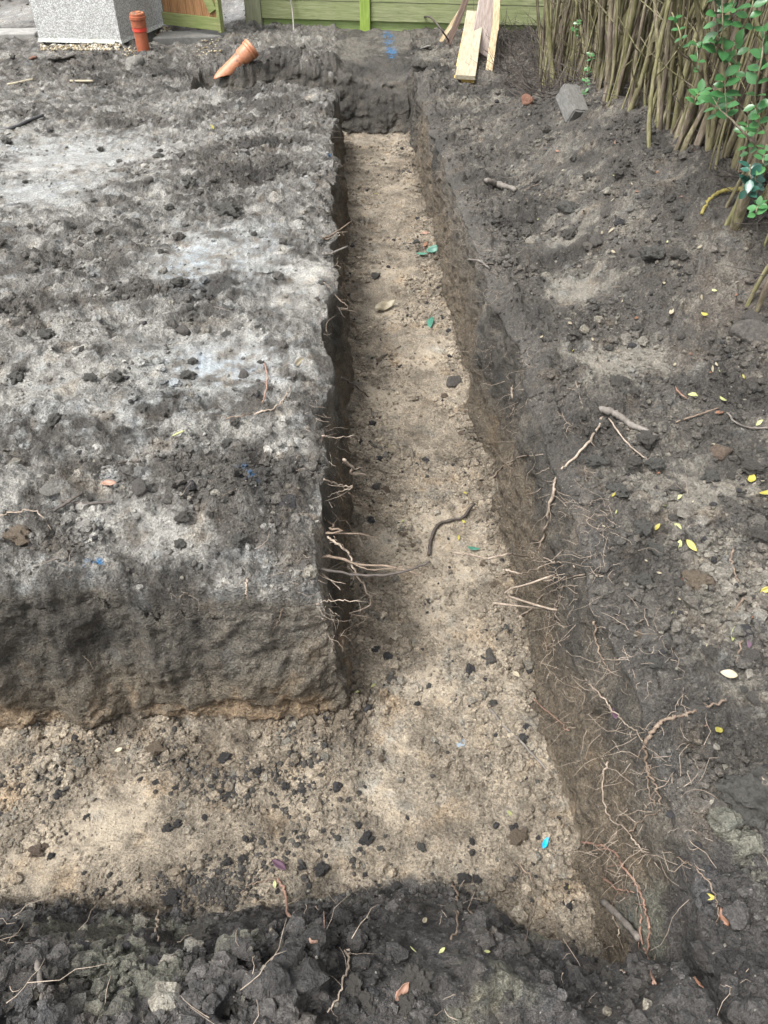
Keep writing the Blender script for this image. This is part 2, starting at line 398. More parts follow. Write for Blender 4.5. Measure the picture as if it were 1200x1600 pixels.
PALE = [(120, 250, 170, 55, 1.), (40, 310, 120, 45, 1.), (20, 210, 110, 30, .8), (130, 215, 150, 22, .7), (40, 160, 120, 16, .35), (310, 395, 75, 42, .9), (470, 420, 55, 60, .55),
        (340, 575, 140, 50, .85), (70, 610, 170, 70, .85), (160, 520, 150, 35, .75), (110, 465, 60, 25, .6), (480, 680, 60, 45, .5),
        (300, 680, 150, 30, .6), (100, 690, 120, 35, .65), (240, 815, 75, 45, 1.0), (30, 750, 60, 30, .6), (60, 240, 60, 30, .8), (20, 800, 50, 40, .5), (180, 750, 200, 40, .35),
        (400, 470, 90, 40, .4), (300, 160, 120, 16, .35), (200, 330, 120, 30, .4), (440, 130, 200, 14, .12)]
SMEAR = [(305, 410, 62, 42, 1.), (400, 400, 60, 45, .8), (345, 575, 105, 42, 1.), (470, 440, 50, 60, .6), (120, 250, 140, 40, .8), (60, 300, 100, 30, .7), (245, 815, 50, 40, .25), (15, 25, 60, 25, .9), (10, 40, 80, 10, .7),
         (60, 600, 110, 50, .35), (180, 650, 90, 25, .3), (365, 20, 22, 22, 1.), (470, 680, 50, 40, .4), (960, 570, 70, 30, .6), (1090, 775, 75, 45, .5), (890, 460, 45, 25, .5), (870, 370, 40, 20, .4)]
DARK = [(210, 197, 75, 17, .9), (370, 255, 120, 45, .9), (440, 185, 90, 25, .9), (50, 490, 65, 45, .9), (200, 400, 100, 30, .6), (60, 415, 60, 20, .5), (400, 750, 150, 55, .9), (430, 830, 90, 60, .9),
        (230, 110, 240, 22, .7), (100, 130, 100, 14, .5), (90, 830, 70, 30, .8), (380, 640, 60, 20, .5), (260, 460, 90, 22, .6), (170, 745, 100, 18, .5), (30, 180, 50, 12, .6), (510, 300, 25, 60, .8), (420, 118, 110, 20, 1.6), (560, 120, 120, 16, 1.2)]
RPALE = [(880, 370, 45, 25, .8), (900, 460, 60, 32, .9), (965, 572, 80, 30, 1.2), (1095, 775, 95, 48, .9), (1120, 860, 60, 40, .7), (850, 300, 60, 35, .5), (770, 160, 90, 24, .5), (1150, 700, 60, 60, .4),
         (1150, 930, 60, 50, .6), (1000, 960, 70, 40, .4), (1150, 1080, 60, 60, .5), (1080, 1130, 60, 60, .3), (700, 90, 120, 20, .5), (860, 210, 50, 18, .5), (1170, 1250, 50, 50, .45)]
def soil_zone(x, y, z, h, wall):
    """albedo and (smear, wet, crumb) of the soil at a point"""
    n1 = fbm(x*3, y*3, z*3, 71, 5); n2 = fbm(x*11, y*11, z*11, 72, 4); n3 = fbm(x*1.1, y*1.1, 0*z, 73, 3); n4 = fbm(x*38, y*30, z*38, 74, 3, .6)
    darks = np.array([.108, .097, .083]); mid = np.array([.235, .225, .205]); pale = np.array([.375, .362, .330]); tan = np.array([.38, .322, .245])
    brown = np.array([.155, .118, .080]); ochre = np.array([.25, .18, .112]); black = np.array([.066, .061, .057])
    bl = blobs(x, y, PALE); bs = blobs(x, y, SMEAR); bd = blobs(x, y, DARK); br = blobs(x, y, RPALE)
    leftside = ss((XL+.03-x)/.12)*ss((y-.9)/.3)
    farb = ss((y-6.0)/.8)
    c = darks[None]*(1+1.0*n1[:, None])
    ml = (leftside*ss((.86+1.4*n1+1.5*n2+1.0*n4-bd*1.15))*(1-.3*farb))[:, None]
    c = c*(1-ml)+mid[None]*(1+.6*n2[:, None])*ml
    fm = (farb*ss(.55+1.4*n1+.8*n2-bd))[:, None]
    c = c*(1-fm)+np.array([.185, .168, .145])[None]*fm
    mp = np.clip(leftside+.0, 0, 1)*(.30*ss((bl+1.1*n1+.9*n2-.2-bd*.4)/.6)+.62*ss((bl+1.0*n1+1.6*n2+1.6*n4-.42-bd*.5)/.45)); mp = mp[:, None]
    c = c*(1-mp)+pale[None]*(1+.35*n2[:, None])*mp
    rs = ss((x-.62)/.1)
    mr = (rs*ss((br+1.0*n1+1.5*n2+1.2*n4-.32)/.6)*.85)[:, None]
    c = c*(1-mr)+np.array([.26, .238, .198])[None]*mr
    re = (rs*ss((x-1.0+.3*n3)/.3)*(1-ss((y-2.2)/.5))*ss(.4+1.5*n1))[:, None]*.6
    c = c*(1-re)+np.array([.15, .118, .093])[None]*re
    # under the hedge it is dark leaf mould
    uh = (ss((x-1.5)/.3)*ss((y-1.6)/.5))[:, None]
    c = c*(1-uh)+np.array([.05, .038, .03])[None]*uh
    # blue sky gloss of the wet left smears, painted in as blue-grey tint
    bg_ = (leftside*np.clip(blobs(x, y, [(305, 410, 50, 40, 1.), (395, 385, 55, 32, .6), (345, 575, 100, 38, 1.), (395, 420, 60, 50, .4), (60, 300, 110, 30, .5), (120, 240, 120, 30, .5), (240, 640, 120, 25, .4), (90, 660, 90, 30, .3)])*ss(.75+1.6*n2+1.8*n4+.8*n1), 0, 1)*.8)[:, None]
    c = c*(1-bg_)+np.array([.215, .243, .262])[None]*(1+.9*n2[:, None]+1.2*n4[:, None])*bg_
    # blue marking paint sprayed on soil
    pt = [(607, 60, 9, 7, 1.0), (611, 82, 8, 9, 1.0), (604, 71, 5, 6, .9), (612, 92, 5, 4, .9), (325, 133, 7, 4, 1.), (380, 745, 8, 6, .7), (400, 765, 9, 5, .7), (442, 792, 5, 4, .8), (125, 862, 8, 5, .8), (147, 858, 7, 5, .8), (516, 240, 5, 4, .8)]
    bp = blobs(x, y, pt)*ss(.6+2.2*n2+2.5*n4); bp = bp[:, None]; bp = np.clip(bp*1.5-.15, 0, 1)
    c = c*(1-bp)+np.array([.04, .20, .44])[None]*bp
    # trench floor
    fl = ss((.20-h)/.18)*(y < 7.2)
    fd = ss((y-1.0)/.8)
    nearb = ss((nby(x)+.05+.10*n1+.05*n2-y)/.06)                                 # black spoil tipped in at the near end
    dcr = blobs(x, y, [(330, 1185, 90, 35, .9), (400, 1205, 60, 45, .7), (300, 1400, 130, 25, .7), (480, 1330, 130, 60, .35), (120, 1480, 150, 35, .6), (760, 1400, 100, 50, .7), (30, 1180, 70, 25, .4), (480, 1150, 60, 40, .6), (625, 262, 40, 8, 1.2)], -.57)
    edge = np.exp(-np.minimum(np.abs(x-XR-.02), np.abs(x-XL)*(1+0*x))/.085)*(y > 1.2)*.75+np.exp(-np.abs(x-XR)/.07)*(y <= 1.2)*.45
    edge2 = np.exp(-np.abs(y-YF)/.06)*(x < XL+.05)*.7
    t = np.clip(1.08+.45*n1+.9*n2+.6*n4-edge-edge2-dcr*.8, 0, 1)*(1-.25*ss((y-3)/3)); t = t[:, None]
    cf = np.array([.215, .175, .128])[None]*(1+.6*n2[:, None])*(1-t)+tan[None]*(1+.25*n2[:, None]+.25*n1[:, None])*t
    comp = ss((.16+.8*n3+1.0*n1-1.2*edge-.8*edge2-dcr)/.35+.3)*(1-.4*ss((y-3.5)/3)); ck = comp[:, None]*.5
    cf = cf*(1-ck)+np.array([.40, .340, .258])[None]*(1+.2*n1[:, None]+.12*n2[:, None])*ck
    k = nearb[:, None]; cf = cf*(1-k)+black[None]*(1+n1[:, None])*1.2*k
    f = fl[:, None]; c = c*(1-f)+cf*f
    # walls: dark topsoil above, brown and ochre subsoil below
    ww = wall[:, None]
    cw = np.array([.112, .099, .080])[None]*(1+1.1*n1[:, None]+.5*n2[:, None])
    lowr = ss((-.13-z+.22*n1+.12*n3)/.2)*(1-ss((y-5.9)/.5))
    isf = (x < XL+.03)&(y > 1.1)&(y < 1.5)
    bw = np.where(isf[:, None], np.array([.135, .113, .083])[None], np.array([.150, .120, .084])[None])
    bw = bw*(1+.35*n1[:, None])
    lr = np.where(isf, ss((-.27-z+.28*n1)/.22), lowr)[:, None]
    cw = cw*(1-lr)+bw*lr
    fw = (ss((y-5.9)/.5)*.30)[:, None]; cw = cw*(1-fw)  # far end walls: shade painted in, colour darkened against the sun
    oc = (.8*ss((-.47-z+.26*n1+.09*n2)/.06)*isf*ss(.95+1.3*n1))[:, None]; cw = cw*(1-oc)+ochre[None]*(1+.4*n2[:, None])*oc
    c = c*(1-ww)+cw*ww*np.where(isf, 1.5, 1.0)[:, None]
    # loose black spoil along the near edge
    nb = ss((nby(x)+.02+.10*n1+.05*n2-y)/.05)*ss(1.35+1.2*n1); nbk = nb[:, None]
    c = c*(1-nbk)+black[None]*(1+1.0*n1[:, None]+.6*n2[:, None])*1.25*nbk
    g2 = ss((n1-.18)/.1)*nb; g2 = g2[:, None]; c = c*(1-g2)+np.array([.17, .165, .13])[None]*g2
    smear = np.clip(bs*(1-fl), 0, 1)*np.where(wall > .5, 0, 1); smear = np.maximum(smear, fl*(.15+.6*comp)*np.clip(t[:, 0], 0, 1)*(1-nearb))
    smear = np.maximum(smear, .08*wall)
    wet = np.clip(leftside*(.30+.35*mp[:, 0]+.75*bs), 0, 1)*(1-fl)*(1-wall); wet = np.maximum(wet, .45*fm[:, 0]*(1-fl)); wet = np.maximum(wet, .35*rs*np.clip(br, 0, 1))
    wet = np.maximum(wet, bs*(y > 8.3))
    wet = np.maximum(wet, .12)
    return np.clip(c, .010, .7), np.clip(smear, 0, 1), np.clip(wet, 0, 1)
def bump_n(x, y): return fbm(x*14, y*14, 0*x, 99, 3)+.2

def build_ground():
    h, hA, hB, hC, e1, e2, e3 = heights(U, V)
    # horizontal wiggle of the cut edges
    X = U+e2*np.exp(-((U-XR-.05)/.15)**2)*ss(1-(V-6.9)/.3)+e1*np.exp(-((U-XL+.05)/.15)**2)*ss((V-YF+.1)/.2)
    Y = V+e3*np.exp(-((V-YF-.05)/.15)**2)*ss((.1-U)/.2)
    T = top_height(X, Y)
    lw = .6+1.1*np.clip(.5+2.0*fbm(U*4, V*4, 0*U, 55, 3), 0, 1)
    T = T-.052*np.exp(-np.maximum(0, V-YF-WW)/.085)*(U < XL+.1)*(V > YF)*lw-.045*np.exp(-np.maximum(0, XL-WW-U)/.06)*(U < XL+.05)*(V > YF)*lw*ss((6.7-V)/.4)
    T = T-.014*np.exp(-np.maximum(0, U-XR-WW)/.04)*(U > XR)*lw*ss((6.7-V)/.4)
    gf = ss((V-5.9)/.3)*(1-ss((V-7.3)/.3)); Y = Y+gf*(.11*fbm(X*3.2, 0*X, 0*X+Y*.5, 56, 4)+.014*gn(X*22, Y*3, 0*X, 57))
    FL = -.58+.010*fbm(X*4, Y*4, 0*X, 81, 4)
    FL = np.where(V > 6.0, FL, FL)
    # batter: walls lean back a little towards the top, upper lip rounded over
    wall = ((h > .015)&(h < .985)).astype(float)
    nearw = ss((.74-V)/.05)*((U < XR)).astype(float)
    wr = ((U > XR-.01)&(U < XR+WW+.01)).astype(float); 
    hz = h
    lip = ss((h-.80)/.2)
    Z = FL+(T-FL)*hz
    Z = Z-.05*lip*(1-lip)*2*(T-FL)
    # the walls must look near vertical: pull the parameter width in
    k = np.clip((U-XR)/WW, 0, 1); X = X-(k-.0)*WW*.55*np.exp(-np.maximum(0, U-XR-WW)/.25)
    k2 = np.clip((XL-U)/WW, 0, 1); X = X-.035*np.clip(k2*3, 0, 1)*np.exp(-np.maximum(0, V-YF)/.22)*np.exp(-np.maximum(0, XL-WW-U)/.2)*(V > YF-.02)*h
    X = X+k2*WW*.45*np.exp(-np.maximum(0, XL-WW-U)/.25)*ss((V-YF)/.1)
    k3 = np.clip((V-YF)/WW, 0, 1); Y = Y-k3*WW*.55*np.exp(-np.maximum(0, V-YF-WW)/.25)*ss((XL+.05-U)/.05)
    # slumps of the upper walls: rim crumbles back, and lumps on the walls
    wn = fbm(X*5, Y*5, Z*5, 91, 5, .55); wn2 = fbm(X*26, Y*26, Z*30, 92, 3, .6); wn3 = fbm(X*70, Y*70, Z*70, 94, 2, .6)
    sR = wr*wall; wv = np.abs(gn(X*3, Y*15, Z*4, 98)); X = X+sR*(wn*.035+wn2*.014+wn3*.007+.03*wv*(.4+h)+.012*bumps(Y, Z, .05, .5, 160)/.02*.8)
    sL = ((U < XL+.01)&(U > XL-WW-.01)&(V > YF)).astype(float)*wall; X = X+sL*(wn*.03+wn2*.014+wn3*.005)
    sE = ((V > 6.35)&(U < XR-.01)).astype(float)*wall; Y = Y-sE*(.09*np.abs(gn(X*6, Y*3, Z*7, 99))+.03*gn(X*20, Y*8, Z*22, 100)+.012*wn2)
    sF = ((V > YF-.01)&(V < YF+WW+.01)&(U < XL)).astype(float)*wall; fac = np.abs(gn(X*4.5, 0*X, Z*3.5, 95))*.07+fbm(X*16, Y*3, Z*11, 96, 4, .55)*.020; Y = Y-sF*(fac+wn3*.004+.010*np.abs(gn(X*34, Y*10, Z*34, 97)))
    # lumps
    flat = np.maximum(1-wall, ss((nby(U)+.08-V)/.06)*(U < XR-.005)); fl = ss((.2-h)/.18)*(V < 7.0)
    xf, yf = X.ravel(), Y.ravel()
    smL = blobs(X, Y, SMEAR)*(1-fl)
    crumb = np.clip(1-smL*.95, .12, 1)
    left = ss((XL-U)/.1)
    pl = blobs(X, Y, PALE)*left
    dk = blobs(X, Y, DARK)*left
    right = ss((U-XR-WW)/.06)
    nearS = ss((nby(U)+.05-V)/.06)*ss((XR+.01-U)/.02+(.6-V)/.05); fl = fl*(1-nearS)
    wx = X+.012*gn(X*30, Y*30, 0*X, 5); wy = Y+.012*gn(X*30, Y*30, 0*X, 6)
    wx = wx+.007*gn(X*75, Y*75, 0*X, 7); wy = wy+.007*gn(X*75, Y*75, 0*X, 8)
    bil = np.abs(gn(X*24, Y*24, 0*X, 191))*.5+np.abs(gn(X*51, Y*51, 0*X, 192))*.3+np.abs(gn(X*105, Y*105, 0*X, 193))*.22
    bil = .33-bil
    rimR = right*np.exp(-np.maximum(0, X-XR-.1)/.16)
    fq = lambda w_: np.clip(w_/(2.6*np.gradient(Vy)[:, None]+0*U), 0, 1)
    big = bumps(wx, wy, .11, .35, 101); med = bumps(wx, wy, .052, .65, 111); sm = bumps(wx, wy, .026, .8, 121); ti = bumps(wx, wy, .015, .8, 131)
    rough = fbm(X*18, Y*18, 0*X, 141, 4, .6); rid = np.abs(gn(X*9, Y*9, 0*X, 151))
    amp = (1-fl)*flat*(.55*left*(1-.55*pl+.5*dk)+1.0*right*(1-.5*blobs(X, Y, RPALE))+.9*nearS)
    amp = np.maximum(amp, .7*(1-fl)*flat*ss((V-5.6)/.5)*.6)
    amp = np.clip(amp, 0, 1.2)*crumb
    tear = ss(.5+2.2*fbm(X*4, Y*4, 0*X, 195, 4))
    Z = Z+amp*(.6*big+.8*med+.9*sm*fq(.026)+1.0*ti*fq(.013)+.016*rough*fq(.03)+.02*rid+.055*bil*(.5+tear)*fq(.022))+flat*(1-fl)*rimR*(.7*bumps(wx, wy, .10, .6, 201)+.5*med)
    # torn, ridged surface on the left ground
    Z = Z+left*flat*(1-fl)*crumb*(.026*fbm(X*5, Y*8, 0*X, 161, 4, .55)+.016*ss(.5+6*fbm(X*7, Y*7, 0*X, 197, 4, .6))+.005*ss(.5+5*fbm(X*16+5, Y*16, 0*X, 198, 3, .6))*fq(.03)+.006*rough*fq(.03)+.016*tear*(.4+.6*bil*3*fq(.022)))
    ff = fl*(1-nearS)
    edgeL = np.exp(-np.abs(U-XL)/.07)*(V > YF)+np.exp(-np.abs(V-YF)/.07)*(U < XL); edgeR = np.exp(-np.abs(U-XR)/.06)
    ed = np.clip(edgeL+edgeR, 0, 1)+.25
    Z = Z+ff*(ed*(.55*med*.8+.9*sm+.9*ti+.03*bil)+.005*rough+.012*bil+.003*fbm(X*40, Y*40, 0*X, 171, 3)+.035*np.clip(edgeL+edgeR, 0, 1)*np.clip(.5+rough, 0, 1)*.6)
    # bucket teeth and boot prints on the left
    tr = blobs(X, Y, [(400, 420, 45, 60, 1.), (360, 575, 100, 42, 1.)])*left
    Z = Z+tr*.0028*ss(.5+3*fbm(X*9, Y*9, 0*X, 182, 2))*np.sin((X*.97+Y*.1)*2*np.pi/.022+3*gn(X*6, Y*6, 0*X, 181))+tr*.003*gn(X*12, Y*70, 0*X, 183)
    # the dug hole beside the upright pipe and the gully in front of the gate
    hx, hy = P(278, 72, -.25)[:2]
    Z = Z-.24*ss(1.5-np.sqrt(((X-hx)/.36)**2+((Y-hy)/.28)**2)*1.1)
    # slumped clay shelf on the block corner
    sx_, sy_ = -.50, 1.33
    sh = np.exp(-((X-sx_)/.17)**4-((Y-sy_-.02)/.10)**4)*(h > .9); Z = Z-.05*sh
    # foot-worn dip on the near right
    sh2 = 1*np.exp(-((X+.85)/.25)**2-((Y-1.40)/.12)**2)*(h > .9); Z = Z-.045*sh2
    wm = wall*(1-ss((nby(U)+.03-V)/.05)*np.where(U < XR, 1, ss((.52-V)/.05)))
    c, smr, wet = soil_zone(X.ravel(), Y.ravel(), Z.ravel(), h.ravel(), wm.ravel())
    nr, nc = U.shape
    idx = np.arange(nr*nc).reshape(nr, nc)
    Fq = np.stack([idx[:-1, :-1], idx[:-1, 1:], idx[1:, 1:], idx[1:, :-1]], -1).reshape(-1, 4)
    Vv = np.stack([X.ravel(), Y.ravel(), Z.ravel()], -1)
    g = big_mesh('ground', Vv, Fq, 4, SOIL)
    one = np.ones((len(Vv), 1))
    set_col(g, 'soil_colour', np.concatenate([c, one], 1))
    set_col(g, 'soil_zone', np.concatenate([smr[:, None], wet[:, None], 0*one, one], 1))
    tag(g, 'bare muddy ground with a straight sided L shaped foundation trench dug into it', 'ground', kind='structure')
    return g, Vv, Fq, c, h
ground, GV, GF, GC, GH = build_ground(); GH = GH.ravel()
_r = random.Random(4)
# coarse copy for ray casts (every vertex kept: exact placement)
BVH = BVHTree.FromPolygons([tuple(v) for v in GV.tolist()], GF.tolist(), all_triangles=False)
def hit(u, v):
    d = fwd+(u-CX)/F*rgt-(v-CY)/F*upv
    r = BVH.ray_cast(Vector(CAM), Vector(d).normalized())
    return (r[0], r[1]) if r[0] is not None else (Vector(P(u, v, 0)), Vector((0, 0, 1)))
def drop(x, y):
    r = BVH.ray_cast(Vector((x, y, 3)), Vector((0, 0, -1)))
    return r[0] if r[0] is not None else Vector((x, y, 0))

# ------------------------------------------------------------------ loose crumbs (uncountable)
def ico(sub):
    bm = bmesh.new(); bmesh.ops.create_icosphere(bm, subdivisions=sub, radius=1)
    v = np.array([q.co[:] for q in bm.verts]); f = np.array([[q.index for q in t.verts] for t in bm.faces]); bm.free(); return v, f
def crumbs(name, n, region, smin, smax, powr, seed, label, sub=1, tone=1.0, over=None):
    rg = np.random.default_rng(seed)
    bv, bf = ico(sub)
    protos = []
    for i in range(12):
        nn = 1+.55*gn(bv[:, 0]*1.3+i*9, bv[:, 1]*1.3, bv[:, 2]*1.3, 300+i)+.35*gn(bv[:, 0]*3+i*9, bv[:, 1]*3, bv[:, 2]*3, 320+i)
        nn = nn*(1+.3*np.sign(gn(bv[:, 0]*2.2+i, bv[:, 1]*2.2, bv[:, 2]*2.2, 340+i))*(rg.random(len(bv))*.5+.5)*.5)
        protos.append(bv*nn[:, None]*np.array([1, .75+.3*rg.random(), .6+.2*rg.random()]))
    protos = np.array(protos)
    # pick ground vertices weighted by how large they show and by region weight
    x, y, z = GV.T
    wgt = region
    idx = rg.choice(len(GV), n, p=wgt/wgt.sum())
    pos = GV[idx]+rg.normal(0, .003, (n, 3))*np.array([1, 1, 0])
    s = smin+(smax-smin)*rg.random(n)**powr
    pr = protos[rg.integers(0, 12, n)]
    a = rg.random(n)*6.283; b = rg.random(n)*6.283; c = (rg.random(n)-.5)*1.4
    ca, sa = np.cos(a), np.sin(a); cb, sb = np.cos(c), np.sin(c)
    Rz = np.zeros((n, 3, 3)); Rz[:, 0, 0] = ca; Rz[:, 0, 1] = -sa; Rz[:, 1, 0] = sa; Rz[:, 1, 1] = ca; Rz[:, 2, 2] = 1
    Rx = np.zeros((n, 3, 3)); Rx[:, 0, 0] = 1; Rx[:, 1, 1] = cb; Rx[:, 1, 2] = -sb; Rx[:, 2, 1] = sb; Rx[:, 2, 2] = cb
    vv = np.einsum('nij,nkj->nki', Rz@Rx, pr)*s[:, None, None]
    vv = vv+pos[:, None, :]+np.array([0, 0, 1])*s[:, None, None]*.25
    k = len(bv)
    F_ = (bf[None]+(np.arange(n)*k)[:, None, None]).reshape(-1, 3)
    o = big_mesh(name, vv.reshape(-1, 3), F_, 3, SOIL, smooth=False)
    base = GC[idx]*tone*(.7+.6*rg.random((n, 1)))
    if over is not None: base = np.array(over)[None]*(.6+.8*rg.random((n, 1)))
    odd = rg.random(n); base[odd < .03] = np.array([.25, .23, .19])*(.6+.8*rg.random(((odd < .03).sum(), 1))); base[(odd > .97)] = np.array([.035, .033, .034])
    col = np.repeat(base, k, 0); one = np.ones((len(col), 1))
    set_col(o, 'soil_colour', np.concatenate([np.clip(col, .01, .6), one], 1))
    set_col(o, 'soil_zone', np.concatenate([one*.3, one*.2, one, one], 1))
    tag(o, label, 'soil crumbs', kind='stuff')
    return o
def cell_area():
    nr, nc = U.shape
    dx = np.gradient(Ux)[None, :]*np.ones((nr, 1)); dy = np.gradient(Vy)[:, None]*np.ones((1, nc))
    return (dx*dy).ravel()
AR = cell_area()
gx, gy, gz = GV.T
q = GV-CAM; dep = q@fwd
pu = CX+F*(q@rgt)/np.maximum(dep, .1); pv = CY-F*(q@upv)/np.maximum(dep, .1)
vis = ((dep > .2)&(pu > -150)&(pu < 1350)&(pv > -120)&(pv < 1750)).astype(float)
ff = ss((.2-GH)/.18)*(gy < 7.0)
wallm = ((GH > .02)&(GH < .98)&((gy > .85)|(gx > XR))).astype(float)
smv = blobs(gx, gy, SMEAR)*(1-ff)
nearS = ss((nby(gx)+.05-gy)/.08)
clump = np.clip(.5+1.6*fbm(gx*4, gy*4, 0*gx, 401, 3), .03, 3)**1.5
edge_ = np.clip(np.exp(-np.abs(gx-XR+.03)/.07)*1.3+np.exp(-np.abs(gx-XL-.03)/.07)*(gy > YF)+np.exp(-np.abs(gy-YF+.03)/.06)*(gx < 0), 0, 1.5)
d2 = 1/np.maximum(dep, .5)**1.6
rfl = AR*vis*ff*d2*(.25+1.6*edge_)*clump*(1-wallm)
rtop = AR*vis*(1-ff)*(1-wallm)*d2*(1-.85*np.clip(smv, 0, 1))*clump*(1.0*ss((XL-gx)/.1)*(.35+1.3*np.clip(blobs(gx, gy, DARK), 0, 1))+1.3*ss((gx-.5)/.1)+1.4*nearS)
crumbs('fine_soil_crumbs', 34000, rfl, .0015, .008, 2.5, 1, 'fine tan soil crumbs scattered over the trench floor', 1)
crumbs('loose_topsoil_crumbs', 105000, rtop, .0015, .010, 2.6, 2, 'loose dark topsoil crumbs strewn over the ground beside the trench', 1)
dk_ = np.clip(blobs(gx, gy, [(330, 1185, 110, 50, 1.), (400, 1215, 90, 55, .8), (300, 1395, 150, 40, 1.), (480, 1340, 150, 70, .6), (120, 1470, 170, 40, .8), (740, 1390, 130, 60, 1.), (60, 1200, 90, 40, .4), (480, 1150, 80, 50, .7), (620, 262, 45, 12, 1.5), (560, 1290, 300, 100, .25)], -.57), 0, 2)
crumbs('dark_floor_crumbs', 3200, AR*vis*ff*(1-wallm)*d2*dk_**1.3*clump**2.5, .0015, .0105, 3.2, 14, 'dark topsoil crumbs dropped on the pale trench floor', 1, over=(.075, .068, .060))
crumbs('tan_floor_lumps', 5200, AR*vis*ff*(1-wallm)*d2*(.04+edge_)*clump**1.5, .004, .017, 2.4, 15, 'crumbly tan lumps gathered along the foot of the trench walls', 2)
crumbs('spilled_soil_lumps', 4200, rtop*1.0+rfl*.5, .009, .026, 2.0, 3, 'small lumps of spilled soil lying along the trench edges', 2)

# ------------------------------------------------------------------ mesh parts in world coordinates
def part(name, verts, faces, m, parent=None, smooth=False, bev=0.0):
    """one mesh object; verts are world positions, stored relative to its parent or to its own base"""
    v = np.array([tuple(q) for q in verts], float)
    if parent is not None: org = np.array(parent.matrix_world.translation) if False else np.array(parent.get('_org', (0, 0, 0)))
    else: org = np.array([v[:, 0].mean(), v[:, 1].mean(), v[:, 2].min()])
    o = mesh_obj(name, v-org, faces, m, parent, smooth)
    if parent is None: o.location = org
    if bev:
        md = o.modifiers.new('bevel', 'BEVEL'); md.width = bev; md.segments = 2; md.limit_method = 'ANGLE'
    return o
ORGS = []
def root_empty(name, loc):
    o = empty(name, loc); o['_org'] = tuple(float(q) for q in loc); ORGS.append(o); return o
def own_org(o):
    """lets a single mesh carry children built in world coordinates"""
    o['_org'] = tuple(o.location) if o.parent is None else tuple(o.parent['_org']); ORGS.append(o); return o
def box_between(a, b, width, thick, side, n=1, rng=None):
    """a board from a to b; side = direction of its width"""
    a = Vector(a); b = Vector(b); d = (b-a).normalized(); s = Vector(side); s = (s-d*s.dot(d)).normalized(); t = d.cross(s)
    vs = []
    for k in range(n+1):
        p = a.lerp(b, k/n)
        for i, j in ((-1, -1), (1, -1), (1, 1), (-1, 1)):
            q = p+s*(i*width/2)+t*(j*thick/2)
            if rng: q += Vector((rng.uniform(-1, 1), rng.uniform(-1, 1), rng.uniform(-1, 1)))*.0015
            vs.append(q)
    fs = [(0, 1, 2, 3)[::-1]]
    for k in range(n):
        for i in range(4):
            fs.append((k*4+i, k*4+(i+1) % 4, (k+1)*4+(i+1) % 4, (k+1)*4+i))
    fs.append(tuple(n*4+i for i in range(4)))
    return vs, fs
def catmull(pts, per=6):
    pts = [Vector(p) for p in pts]
    if len(pts) < 3: return [pts[0].lerp(pts[-1], k/per) for k in range(per+1)]
    P_ = [pts[0]*2-pts[1]]+pts+[pts[-1]*2-pts[-2]]; out = []
    for i in range(1, len(P_)-2):
        p0, p1, p2, p3 = P_[i-1:i+3]
        for k in range(per):
            t = k/per
            out.append(.5*((2*p1)+(p2-p0)*t+(2*p0-5*p1+4*p2-p3)*t*t+(3*p1-p0-3*p2+p3)*t**3))
    out.append(pts[-1]); return out
def tube(pts, r0, r1, sides=7, rng=None, knob=.15, closed=True):
    pts = [Vector(p) for p in pts]; n = len(pts); vs = []; fs = []
    up = Vector((0, 0, 1)); prev = None
    for i, p in enumerate(pts):
        d = (pts[min(i+1, n-1)]-pts[max(i-1, 0)]); d = d.normalized() if d.length > 1e-9 else Vector((0, 0, 1))
        if prev is None: a = d.orthogonal().normalized()
        else: a = (prev-d*prev.dot(d)); a = a.normalized() if a.length > 1e-6 else d.orthogonal().normalized()
        prev = a; b = d.cross(a); r = r0+(r1-r0)*i/(n-1)
        if rng: r *= 1+rng.uniform(-knob, knob)
        for k in range(sides):
            th = 2*math.pi*k/sides; rr = r*(1+(rng.uniform(-.08, .08) if rng else 0)); vs.append(p+(a*math.cos(th)+b*math.sin(th))*rr)
    for i in range(n-1):
        for k in range(sides):
            fs.append((i*sides+k, i*sides+(k+1) % sides, (i+1)*sides+(k+1) % sides, (i+1)*sides+k))
    if closed: fs.append(tuple(range(sides))[::-1]); fs.append(tuple((n-1)*sides+k for k in range(sides)))
    return vs, fs
def join(L):
    V_ = []; F_ = []
    for v, f in L:
        k = len(V_); V_ += list(v); F_ += [tuple(i+k for i in q) for q in f]
    return V_, F_
def pxm(u, v):
    p, n = hit(u, v); return p, n, depth(p)/F

